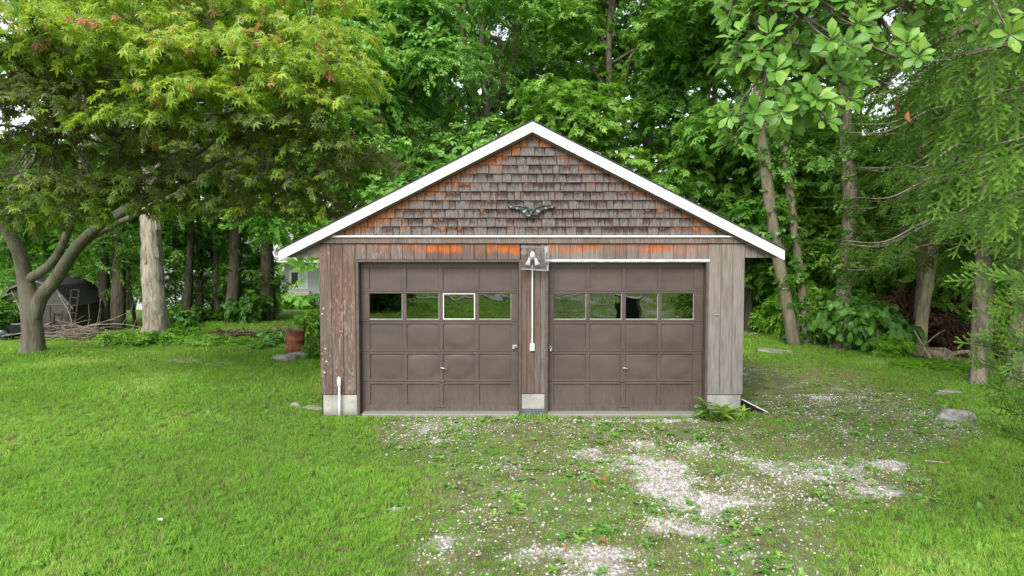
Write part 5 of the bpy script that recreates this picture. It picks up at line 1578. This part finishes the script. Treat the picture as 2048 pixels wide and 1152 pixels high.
side_bare = sstep(3.5, 3.8, x)*sstep(6.6, 4.9, x)*sstep(10.2, 10.9, y)*sstep(18, 15.5, y)*(.55+.8*fbm(x, y, .7, 131, 3))   # worn earth beside the right wall
shade_l = np.exp(-(((x+9.5)/3.8)**2+((y-14.8)/1.7)**2))  # grass thinned below the maple, a dark patch standing in for its shadow
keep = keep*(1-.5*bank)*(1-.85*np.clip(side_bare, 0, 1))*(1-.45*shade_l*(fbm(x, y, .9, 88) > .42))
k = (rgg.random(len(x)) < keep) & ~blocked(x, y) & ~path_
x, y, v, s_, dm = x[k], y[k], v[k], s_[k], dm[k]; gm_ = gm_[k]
n = len(x)
tint = .16+.95*fbm(x, y, 1.7, 91, 4)+.14*(fbm(x, y, .35, 95, 2)-.5)+rgg.normal(size=n)*.10
tint = tint-.10*dm
straw = rgg.random(n) < (.05+.5*dm*(fbm(x, y, .6, 97, 3) > .47))
tint = np.where(straw, rgg.uniform(0, .18, n), np.clip(tint, .24, 1))
hgt = (.75+.55*fbm(x, y, 1.2, 99, 3))*(1-.38*dm)*rgg.uniform(.75, 1.2, n)*s_
tall = np.exp(-((x-fx(1066))/.35)**2-((y-10.25)/.25)**2)+np.exp(-((x-fx(1520))/.4)**2-((y-9.9)/.35)**2)
hgt = hgt*(1+.7*np.clip(tall, 0, 1))
P = np.stack([x, y, terrain(x, y)], 1)
rot = np.stack([rgg.normal(size=n)*.16-.06, rgg.normal(size=n)*.16, rgg.random(n)*6.283], 1)
TF = [source('grass_tuft', blade_tuft(15, .052, .0050, .045, 300+i, .75), M['grass']) for i in range(4)]+[source('grass_tuft', blade_tuft(18, .066, .0085, .085, 310+i, .7), M['grass']) for i in range(4)]
scatter_gn('lawn_grass', P, rot, hgt, tint, v, TF, 'short bright green mown grass of the lawn and the weedy drive', 'grass')
# broad leaved weeds, clover
x, y = rand_pts(4.2, 13.5, 34)
x2, y2 = rand_pts(13.5, 19, 9)
x, y = np.concatenate([x, x2]), np.concatenate([y, y2])
dm, gm_ = drive_mask(x, y), gravel_mask(x, y)
k = (rgg.random(len(x)) < (.42+.58*dm)*(1-.6*np.clip(gm_, 0, 1))*sstep(.36, .56, fbm(x, y, .7, 111, 3))) & ~blocked(x, y) & (x < 8.6)
x, y = x[k], y[k]; n = len(x)
P = np.stack([x, y, terrain(x, y)+.012], 1)
rot = np.stack([rgg.normal(size=n)*.12, rgg.normal(size=n)*.12, rgg.random(n)*6.283], 1)
WD = [source('weed', weed_rosette(6+i, .075, 330+i), M['weed']) for i in range(3)]
scatter_gn('lawn_weeds', P, rot, rgg.uniform(.45, 1.05, n), np.clip(.58+.25*rgg.normal(size=n), 0, 1), rgg.integers(0, 3, n), WD, 'low broad leaved weeds growing among the grass and gravel', 'weeds')
# pebbles
x, y = rand_pts(4.2, 12, 1300, .3, -3.2, 7.8)
x2, y2 = rand_pts(12, 16, 160, .3, 3.6, 8.5)
x, y = np.concatenate([x, x2]), np.concatenate([y, y2])
gm_ = gravel_mask(x, y); dm = drive_mask(x, y)
k = (rgg.random(len(x)) < np.clip(gm_*.9+.17*dm*fbm(x, y, .5, 121, 3)*2.0, 0, 1)**1.2*.95) & ~blocked(x, y)
x, y = x[k], y[k]; n = len(x)
P = np.stack([x, y, terrain(x, y)+.002], 1)
rot = np.stack([rgg.normal(size=n)*.4, rgg.normal(size=n)*.4, rgg.random(n)*6.283], 1)
PB = [source('pebble', pebble(350+i), M['pebble']) for i in range(4)]
scatter_gn('drive_gravel', P, rot, rgg.uniform(.005, .0145, n)*np.where(rgg.random(n) < .06, 1.5, 1), rgg.random(n), rgg.integers(0, 4, n), PB, 'pale crushed gravel showing through the weedy drive', 'gravel')

# ------------------------------------------------------------------ rocks, leaves, sticks
def rock(px, py, sx, sy, sz, seed, lab, sink=.3):
    x, y = G(px, py)
    r = np.random.default_rng(seed)
    import bmesh
    bm = bmesh.new(); bmesh.ops.create_icosphere(bm, subdivisions=3, radius=1)
    me = bpy.data.meshes.new('rock')
    ph = r.uniform(0, 6, 9)
    for v in bm.verts:
        c = v.co
        d = 1+.26*math.sin(2.6*c.x+ph[0])*math.cos(2.2*c.y+ph[1])+.16*math.sin(5*c.z+ph[2]+3*c.x)+.09*math.sin(9*c.y+ph[3]+4*c.x)+r.uniform(-.05, .05)
        c *= d
        if c.z > .5: c.z = .5+(c.z-.5)*.35
        v.co = (c.x*sx, c.y*sy, c.z*sz)
    bm.to_mesh(me); bm.free(); me.materials.append(M['rock'])
    me.polygons.foreach_set('use_smooth', np.full(len(me.polygons), True))
    o = obj('rock', me, None, (x, y, TZ(x, y)+sz*.1), (0, 0, r.uniform(-.4, .4)))
    return tag(o, lab, 'rock')
rock(1556, 708, .48, .32, .10, 1, 'flat grey rock lying in the grass behind the right garage corner')
rock(1582, 676, .22, .2, .17, 2, 'rounded pale rock at the edge of the right bank')
rock(1912, 838, .22, .17, .19, 3, 'jagged grey rock in the grass under the close spruce')
rock(1898, 792, .26, .12, .06, 4, 'long flat pale rock further up the right lawn')
rock(1505, 668, .3, .2, .1, 5, 'low grey rock in shade behind the garage wall')
rock(585, 716, .42, .32, .17, 6, 'broad mossy rock leaning at the foot of the rusty barrel')
rock(368, 722, .42, .3, .05, 7, 'flat stone flush with the left lawn, the paler of two')
rock(445, 726, .34, .25, .045, 8, 'flat stone flush with the left lawn nearer the garage')
rock(590, 812, .09, .08, .07, 9, 'small white stone in the grass by the left footing')
rock(624, 818, .2, .12, .05, 10, 'low grey stone butted against the left footing')
for i in range(26):
    r5 = random.Random(900+i)
    if i < 12: px, py = r5.uniform(960, 1330), r5.uniform(890, 1130)
    elif i < 20: px, py = r5.uniform(1500, 1720), r5.uniform(760, 900)
    else: px, py = r5.uniform(1600, 1960), r5.uniform(900, 1100)
    x, y = G(px, py)
    red = i < 12
    tt = r5.uniform(0, .3) if red else r5.uniform(.5, 1)
    o = obj('fallen_leaf', mesh_np('fallen_leaf', LO, LOF, M['leaf_fall'], {'tint': np.full(len(LO), tt)}, smooth=True), None, (x, y, TZ(x, y)+.05), (r5.uniform(-.3, .5), r5.uniform(-.4, .4), r5.uniform(0, 6.3)), r5.uniform(.045, .075))
    tag(o, 'red fallen leaf on the weedy gravel before the doors' if red else 'tan fallen leaf on the grass right of the drive', 'leaf', 'red leaves fallen on the drive' if red else 'tan leaves fallen on the right lawn')
x, y = G(322, 1066)
fl = thing('flower', 'single white clover flower standing in the front lawn', 'flower', (x, y, TZ(x, y)))
MB().tube([(0, 0, 0), (.004, 0, .07)], .003, 5).obj('stem', M['weed'], fl)
for k in range(7):
    a = k*2.4; r = .004*k
    MB().lathe([(.004, -.006), (.009, .0), (.004, .008)], 6, (math.cos(a)*r, math.sin(a)*r, .078-.0012*k)).obj('floret', M['plastic_w'], fl, True)
def stick_thing(name, lab, cat, pts_list, mat='stick', color=(1, 1, 1)):
    b = pts_list[0][0][0]
    t = thing(name, lab, cat, b)
    for pts, r0, r1 in pts_list:
        c = curve_pts([Vector(p)-Vector(b) for p in pts], 4)
        MB().tube(c, [r0+(r1-r0)*i/(len(c)-1) for i in range(len(c))], 7).obj('branch', M[mat], t, True, color=color)
    return t
x, y = G(1948, 860)
stick_thing('twig', 'thin dead forked twig standing in the grass under the spruce', 'twig', [([(x, y, .0), (x-.06, y+.02, .18), (x-.10, y, .34)], .012, .006), ([(x-.06, y+.02, .18), (x+.0, y, .30), (x-.01, y+.02, .55)], .008, .003), ([(x-.02, y, .06), (x-.2, y-.02, .12), (x-.36, y, .09)], .007, .003)])
x, y = G(1850, 930)
stick_thing('stick', 'short pale stick lying in the right lawn', 'stick', [([(x, y, .05), (x+.07, y-.04, .055), (x+.16, y-.1, .06)], .010, .008)], color=(2, 2, 1.9))
# brush pile
bx, by = G(170, 680)
bp = thing('brush_pile', 'heap of dry bare branches beside the small shed', 'brush pile', (bx, by, TZ(bx, by)))
r6 = random.Random(66)
for k in range(72):
    a = r6.gauss(0, .45)+(math.pi if r6.random() < .5 else 0); L = r6.uniform(.7, 2.1)
    cx, cy_, cz = r6.gauss(0, .8), r6.gauss(0, .35), abs(r6.gauss(.12, .16))
    d = Vector((math.cos(a), math.sin(a)*.6, r6.uniform(-.12, .22)))
    p0 = Vector((cx, cy_, cz))-d*L*.5; p1 = Vector((cx, cy_, cz+.1)); p2 = p1+d*L*.5+Vector((0, 0, r6.uniform(-.25, .2)))
    p0.z, p2.z = max(.01, p0.z), max(.01, p2.z)
    if k < 8: p2 = p0+Vector((r6.uniform(-.5, .5), 0, r6.uniform(.6, 1.2))); p1 = p0.lerp(p2, .5)+Vector((.08, 0, 0))
    c = curve_pts([p0, p1, p2], 4); r0 = r6.uniform(.008, .022)
    MB().tube(c, [r0*(1-.6*i/(len(c)-1)) for i in range(len(c))], 6).obj('branch', M['stick'], bp, True, color=(r6.uniform(.6, 1.2),)*3)
for j, (px, py, lab, w_, n_) in enumerate([(400, 676, 'low brown strip of old brush along the lawn edge past the snag', 1.5, 36), (510, 674, 'low brown strip of old brush nearest the barrel', 1.4, 36)]):
    bx, by = G(px, py)
    b2 = thing('brush_pile', lab, 'brush pile', (bx, by, TZ(bx, by)))
    for k in range(n_):
        a = r6.gauss(0, .5); L = r6.uniform(.4, 1.3); c0 = Vector((r6.gauss(0, w_*.5), r6.gauss(0, .3), abs(r6.gauss(.05, .08))+.01))
        d = Vector((math.cos(a), math.sin(a)*.6, r6.uniform(-.05, .2)))*L*.5
        q0 = c0-d; q0.z = max(.01, q0.z)
        MB().tube([q0, c0+Vector((0, 0, .06)), c0+d], [.014, .011, .006], 6).obj('branch', M['stick'], b2, True, color=(r6.uniform(.5, .9),)*3)
    P = np.stack([bx+rgb.normal(size=160)*w_*.55, by+rgb.normal(size=160)*.3, TZ(bx, by)+.03+np.abs(rgb.normal(size=160))*.07], 1)
    o = obj('leaf_litter', make_crown('leaf_litter', SPR_LONG, P, np.array([0, 0, 1.])+rgb.normal(size=(160, 3))*.4, rgb, rgb.random(160), M['leaf_dead'], (.5, .9)), b2)
    o.matrix_parent_inverse = Matrix.Translation(-Vector(b2.location)); tag(o, kind='stuff')
# fallen log and crooked branch on the right bank
Y0 = 15.6
def on_bank(px, py, Y): return U(px, py, Y)
a, b = U(1806, 700, 16.3), U(1902, 716, 15.2)
t = thing('fallen_log', 'pale split fallen log lying on the right bank', 'log', a)
d = Vector(b)-Vector(a)
t.location.z += .05
V, F = tube_arr(curve_pts([(0, 0, 0), d*.5+Vector((0, 0, -.03)), d], 6), [.10, .12, .125, .13, .13, .135, .14, .14, .14, .135, .13, .125, .10], 12, True, .09, r6)
obj('log', mesh_np('log', V, F, M['bark_pale'], smooth=True), t, color=(1.3, 1.25, 1.05))
MB().tube([d*.55+Vector((0, -.1, .08)), d*.8+Vector((0, -.12, .11)), d*1.04+Vector((0, -.1, .05))], [.05, .06, .03], 7).obj('bark_plate', M['bark_pale'], t)
p = [U(1850, 722, 15.4), U(1880, 724, 15.2), U(1912, 706, 15.1), U(1950, 702, 15.0)]
stick_thing('fallen_branch', 'long grey curved branch lying across the fallen log', 'branch', [(p, .055, .04), ([U(1862, 718, 15.3), U(1845, 690, 15.6), U(1828, 660, 15.8)], .04, .012), ([U(1850, 690, 15.6), U(1872, 670, 15.4), U(1890, 660, 15.3)], .02, .008)], color=(1.5, 1.45, 1.4))
# broken stump by the tall ivy trunk
x, z = unproj(1668, 660, 18.4)
st = thing('tree_stump', 'broken reddish stump beside the tall ivy clad trunk', 'stump', (x, 18.4, TZ(x, 18.4)))
hz = z-TZ(x, 18.4)
hz *= .8
V, F = tube_arr([(0, 0, -.1), (0, 0, hz*.5), (.02, 0, hz+.05), (.05, 0, hz+.12)], [.2, .14, .11, .04], 10, True, .12, r6)
obj('trunk', mesh_np('trunk', V, F, M['stick'], smooth=True), st, color=(.75, .55, .45))
MB().tube([(-.02, -.05, hz+.1), (-.2, -.1, hz+.12), (-.3, -.1, hz+.04)], [.05, .04, .02], 7).obj('splinter', M['stick'], st, True)

# plants at the right garage corner
x, y = fx(1440), YF-.28
gpn = thing('corner_plant', 'lily like clump of yellow green strap leaves at the right garage corner', 'plant', (x, y, TZ(x, y)))
sm = [mesh_np('leaf', *(lambda V_, F_: (V_, F_))(*leaf_oval(.11, .03, .55)), M['leaf_mag'], {'tint': np.full(9, tt)}, smooth=True) for tt in (.55, .8, 1.0, 1.0)]
for k in range(44):
    a = r6.uniform(0, 6.28); q = r6.uniform(0, .22)
    obj('leaf', sm[k % 4], gpn, (q*1.3*math.cos(a)+r6.uniform(-.1, .1), q*.4*math.sin(a), .0), (r6.uniform(.7, 1.35), 0, a), r6.uniform(.2, .38))
x = fx(1402)
gp2 = thing('corner_plant', 'darker broad leaved seedling next to the lily clump, against the door', 'plant', (x, YF-.22, TZ(x, YF-.22)))
MB().tube([(.05, 0, 0), (.0, .0, .15), (.03, .02, .27)], .008, 6).obj('stem', M['leaf'], gp2)
for k in range(13):
    a = r6.uniform(0, 6.28); h_ = r6.uniform(.1, .27)
    obj('leaf', mag_me[r6.randrange(4)], gp2, (0.02*math.cos(a), .02*math.sin(a), h_), (r6.uniform(-.2, .5), 0, a), r6.uniform(.13, .22), color=(.8, 1, .9))

# rusty barrel
x, y = G(591, 711)
br_ = thing('barrel', 'rusty red open oil drum full of dry stalks beside the garage', 'barrel', (x, y, TZ(x, y)), .3)
rr, hh = .225, .62
prof = [(rr*.98, 0)]
for f in (.33, .66): prof += [(rr, f*hh-.03), (rr*1.08, f*hh-.012), (rr*1.08, f*hh+.006), (rr, f*hh+.02)]
prof += [(rr, hh-.02), (rr*1.035, hh-.01), (rr*1.03, hh), (rr*.96, hh), (rr*.95, hh-.03), (rr*.95, hh-.14)]
MB().lathe(prof, 26).obj('drum', M['rust'], br_, True)
for k in range(9):
    a = r6.uniform(0, 6.28)
    MB().tube([(.1*math.cos(a), .1*math.sin(a), hh-.16), (.16*math.cos(a), .13*math.sin(a), hh+.05), (.22*math.cos(a), .16*math.sin(a), hh+r6.uniform(.08, .2))], .007, 5).obj('stalk', M['stick'], br_, True, color=(1.4, 1.35, 1.2))

# ------------------------------------------------------------------ shed with ladders on the left
M['shed'] = wood_plain('shed_boards', (.055, .055, .045), (.095, .092, .075))
M['shed_trim'] = simple('shed_trim', (.13, .125, .11), .7)
M['ladder'] = simple('dark_ladder', (.03, .027, .024), .7)
sx_, sy_ = -15.45, 23.0
sz_ = TZ(sx_, sy_)
shed = thing('shed', 'small olive grey gambrel roofed shed in the shade under the red maple', 'shed', (sx_, sy_, sz_), R_(10))
w, dpt, h = 1.05, 1.3, 1.2
gam = [(-w, 0), (w, 0), (w, h), (w*.62, h+.52), (0, h+.78), (-w*.62, h+.52), (-w, h)]
MB().prism(gam, -dpt, -dpt+.06).obj('front_wall', M['shed'], shed)
MB().prism(gam, dpt-.06, dpt).obj('back_wall', M['shed'], shed)
for sg in (-1, 1): MB().box(sg*w-.03, sg*w+.03, -dpt+.062, dpt-.062, 0, h-.01).obj('side_wall', M['shed'], shed)
for sg in (-1, 1):
    for (x0, z0), (x1, z1) in (((w+.12, h-.13), (w*.62, h+.54)), ((w*.62, h+.545), (0, h+.82))):
        m_ = MB(); q = [(sg*x0, z0), (sg*x1, z1), (sg*x1, z1+.05), (sg*x0, z0+.05)]
        if sg > 0: q = q[::-1]
        m_.prism(q, -dpt-.12, dpt+.12); m_.obj('roof_slope', M['roofing'], shed)
        m_ = MB(); q = [(sg*x0, z0-.06), (sg*x1, z1-.06), (sg*x1, z1+.0), (sg*x0, z0+.0)]
        if sg > 0: q = q[::-1]
        m_.prism(q, -dpt-.135, -dpt-.122); m_.obj('rake_trim', M['shed_trim'], shed)
MB().box(-.45, .45, -dpt-.03, -dpt-.002, .03, 1.15).obj('door', M['shed'], shed)
MB().box(-w-.01, w+.01, -dpt-.02, -dpt-.004, h-.03, h+.0).obj('trim', M['shed_trim'], shed)
def ladder(px0, px1, py0, py1, Y, lean, lab):
    x0, zb = unproj(px0, py0, Y); x1, zt_ = unproj(px1, py1, Y)
    t = thing('ladder', lab, 'ladder', (x0, Y, zb), R_(-20))
    H = zt_-zb
    for s_ in (-.17, .17): MB().tube([(s_, 0, 0), (s_, lean, H)], .022, 6).obj('rail', M['ladder'], t)
    for k in range(1, int(H/.24)+1): MB().tube([(-.17, lean*k*.24/H, k*.24), (.17, lean*k*.24/H, k*.24)], .018, 6).obj('rung', M['ladder'], t)
ladder(139, 139, 672, 580, 21.4, .25, 'tall dark ladder leaning on the shed wall')
ladder(107, 107, 674, 622, 21.6, .2, 'short dark ladder leaning on the shed wall')
x, y = -15.0, 20.6
wb = thing('wheelbarrow', 'black wheelbarrow standing before the shed behind the maple trunk', 'wheelbarrow', (x+.15, y, TZ(x, y)), .4)
MB().add([(-.35, -.28, .55), (.35, -.28, .55), (.35, .28, .55), (-.35, .28, .55), (-.22, -.17, .27), (.18, -.17, .27), (.18, .17, .27), (-.22, .17, .27)], [(0, 4, 5, 1), (1, 5, 6, 2), (2, 6, 7, 3), (3, 7, 4, 0), (4, 7, 6, 5)]).obj('tray', M['iron'], wb)
wl = MB().lathe([(.06, -.035), (.18, -.04), (.2, 0), (.18, .04), (.06, .035)], 18, (-.5, 0, .2), 'y').obj('wheel', M['iron'], wb, True)
for s_ in (-.2, .2):
    MB().tube([(-.5, s_*.3, .2), (0, s_, .28), (.75, s_*1.2, .55)], .018, 6).obj('handle', M['stick'], wb)
    MB().tube([(.15, s_, .28), (.25, s_, .0)], .015, 6).obj('leg', M['iron'], wb)

# ------------------------------------------------------------------ house, cars and clearing far behind
M['siding'] = NT('grey_lap_siding')
t_ = M['siding']; p_ = t_.pos()
M['siding'] = t_.done(t_.bsdf(t_.mix(t_.mapr(t_.math('FRACT', t_.math('MULTIPLY', t_.sepv(p_)[2], 5.0)), .0, .12), (.30, .31, .33), (.46, .47, .49)), .7, .3))
M['dark_glass'] = simple('dark_window_glass', (.03, .04, .05), .08, .6)
M['curtain'] = simple('pale_curtain', (.55, .66, .64), .8, .2)
M['deck'] = simple('deck_boards', (.50, .44, .40), .8, .2)
YH = 78.0
hx0, zb_ = unproj(330, 606, YH); hx1 = unproj(700, 606, YH)[0]; zh = TZ((hx0+hx1)/2, YH)
house = thing('house', 'light grey sided house with a white sliding door beyond the trees', 'house', (hx0, YH, zh))
W = hx1-hx0; ax_ = lambda px: unproj(px, 570, YH)[0]-hx0; az_ = lambda py: unproj(600, py, YH)[1]-zh
dx0, dx1, dz0, dz1 = ax_(579), ax_(616), az_(578), az_(541)
xs_in = ax_(563)
m_ = MB(); hw = az_(524)
m_.box(xs_in, dx0, .0, .2, 0, hw); m_.box(dx1, W, 0, .2, 0, hw); m_.box(dx0, dx1, 0, .2, 0, dz0); m_.box(dx0, dx1, 0, .2, dz1, hw)
m_.obj('wall', M['siding'], house)
MB().box(ax_(455), xs_in-.01, 1.4, 1.6, 0, hw).obj('wall', M['siding'], house)
MB().box(0, ax_(455)-.01, -3, -2.8, 0, hw-.6).obj('wall', M['siding'], house)
MB().box(xs_in-.15, xs_in, -.02, 1.4, 0, hw).obj('corner_board', M['white'], house)
MB().box(-.5, W+.5, -3.6, -3.3, hw, hw+.25).obj('fascia', M['white'], house)
m_ = MB().add([(-.6, -3.6, hw+.22), (W+.6, -3.6, hw+.22), (W+.6, 5, hw+3.6), (-.6, 5, hw+3.6), (-.6, -3.6, hw+.3), (W+.6, -3.6, hw+.3), (W+.6, 5, hw+3.7), (-.6, 5, hw+3.7)], [(0, 3, 2, 1), (4, 5, 6, 7), (0, 1, 5, 4), (1, 2, 6, 5), (2, 3, 7, 6), (3, 0, 4, 7)])
m_.obj('roof', simple('pale_roof_shingle', (.42, .41, .41), .9), house)
sdr = bpy.data.objects.new('sliding_door', None); link(sdr, house); sdr.location = (dx0, 0, dz0)
dw, dh = dx1-dx0, dz1-dz0
m_ = MB(); m_.box(0, dw, -.05, .05, dh-.22, dh); m_.box(0, dw, -.05, .05, 0, .18); m_.box(0, .25, -.05, .05, .18, dh-.22); m_.box(dw-.25, dw, -.05, .05, .18, dh-.22); m_.box(dw*.5-.06, dw*.5+.06, -.05, .05, .18, dh-.22)
m_.obj('door_frame', M['white'], sdr)
MB().box(.25, dw*.5-.06, -.01, .01, .18, dh-.22).obj('pane', M['dark_glass'], sdr)
MB().box(dw*.5+.06, dw-.25, -.01, .01, .18, dh-.22).obj('pane', M['curtain'], sdr)
for k in range(3): MB().box(dx0-.3+.0, dx1+.3, -.5-.45*k, -.05-.45*k, 0, dz0-.22-.25*k).obj('step', M['deck'], house)
MB().box(dx0-3, W, -4.2, -1.6, 0, .55).obj('deck', M['deck'], house)
MB().box(xs_in-1.9, xs_in-.6, 1.34, 1.39, 1.2, hw-.6).obj('window', M['dark_glass'], house)
M['car_w'] = simple('white_car_paint', (.75, .76, .78), .25, .6)
M['tyre'] = simple('tyre', (.02, .02, .02), .8)
M['green_p'] = simple('green_plastic', (.02, .14, .11), .5)
def car(px, Y, rz, lab, py=609):
    x, _ = unproj(px, py, Y)
    t = thing('parked_car', lab, 'car', (x, Y, TZ(x, Y)), rz, 'cars parked beyond the trees')
    prof = [(-2.2, .3), (2.2, .3), (2.25, .6), (2.15, .85), (1.3, .98), (.6, 1.45), (-.9, 1.5), (-1.7, 1.05), (-2.2, .98)]
    b = MB().prism(prof, -.85, .85).obj('body', M['car_w'], t)
    for sg in (-1, 1):
        MB().prism([(.62, 1.0), (1.15, 1.0), (.55, 1.38), (.1, 1.4), (.1, 1.0)][::1], sg*.86-.005, sg*.86+.005).obj('window', M['dark_glass'], t)
        MB().prism([(-1.5, 1.06), (0, 1.0), (0, 1.41), (-.85, 1.43)], sg*.86-.005, sg*.86+.005).obj('window', M['dark_glass'], t)
        for wx in (-1.4, 1.4): MB().lathe([(.12, -.1), (.33, -.1), (.33, .1), (.12, .1)], 14, (wx, sg*.8, .33), 'y').obj('wheel', M['tyre'], t)
car(284, 66, .1, 'white car parked on the far lawn just left of the pale snag', 607)
car(386, 66, .5, 'white car half hidden behind the slim trunks by the house', 612)
x, _ = unproj(255, 606, 62)
gbn = thing('garden_bin', 'green garden bin standing beside the far white car', 'bin', (x, 62, TZ(x, 62)))
MB().add([(-.5, -.4, 0), (.5, -.4, 0), (.5, .4, 0), (-.5, .4, 0), (-.65, -.5, 1.1), (.65, -.5, 1.1), (.65, .5, 1.1), (-.65, .5, 1.1)], [(0, 3, 2, 1), (0, 1, 5, 4), (1, 2, 6, 5), (2, 3, 7, 6), (3, 0, 4, 7), (4, 5, 6, 7)]).obj('tub', M['green_p'], gbn)
MB().box(-.7, .7, -.55, .55, 1.11, 1.2).obj('lid', M['white'], gbn)
for px, s_, lab in ((566, 1.9, 'round green shrub at the left of the house steps'), (607, 1.7, 'round green shrub before the house deck'), (545, 1.6, 'green shrub at the corner of the far house')):
    x, _ = unproj(px, 605, YH-5); shrub('small', x, YH-5, s_, s_, px, lab, None, (1.1, 1.25, .8))
x, _ = unproj(628, 590, YH-3)
tb = thing('patio_table', 'small dark table on the deck of the far house', 'table', (x, YH-3, zh+.55))
MB().box(-.6, .6, -.4, .4, .68, .74).obj('top', M['plastic_w'], tb)
for sx in (-.5, .5):
    for sy in (-.3, .3): MB().box(sx-.04, sx+.04, sy-.04, sy+.04, 0, .679).obj('leg', M['iron'], tb)
for sg, lab in ((-1, 'white patio chair at the near side of the deck table'), (1, 'white patio chair at the far side of the deck table')):
    c_ = thing('patio_chair', lab, 'chair', (x+sg*.95, YH-3, zh+.55), 0, 'chairs at the far deck table')
    MB().box(-.25, .25, -.25, .25, .40, .45).obj('seat', M['plastic_w'], c_)
    MB().box(sg*.25-.03, sg*.25+.03, -.25, .25, .451, .95).obj('backrest', M['plastic_w'], c_)
    for ax2 in (-.2, .2):
        for ay in (-.2, .2): MB().box(ax2-.025, ax2+.025, ay-.025, ay+.025, 0, .399).obj('leg', M['plastic_w'], c_)
# dark bin mirrored in the right door
tbn = thing('trash_bin', 'dark lidded bin on the gravel mirrored in the right door windows', 'bin', (3.9, -1.6, TZ(3.9, -1.6)), .35)
MB().add([(-.28, -.3, .05), (.28, -.3, .05), (.28, .3, .05), (-.28, .3, .05), (-.36, -.4, 1.0), (.36, -.4, 1.0), (.36, .4, 1.0), (-.36, .4, 1.0)], [(0, 3, 2, 1), (0, 1, 5, 4), (1, 2, 6, 5), (2, 3, 7, 6), (3, 0, 4, 7), (4, 5, 6, 7)]).obj('tub', M['iron'], tbn)
MB().prism([(-.42, 1.001), (.42, 1.001), (.42, 1.05), (0, 1.1), (-.42, 1.05)], -.45, .45).obj('lid', M['iron'], tbn)
for s_ in (-.25, .25): MB().lathe([(.03, -.03), (.12, -.03), (.12, .03), (.03, .03)], 12, (s_, -.36, .12), 'y').obj('wheel', M['tyre'], tbn)
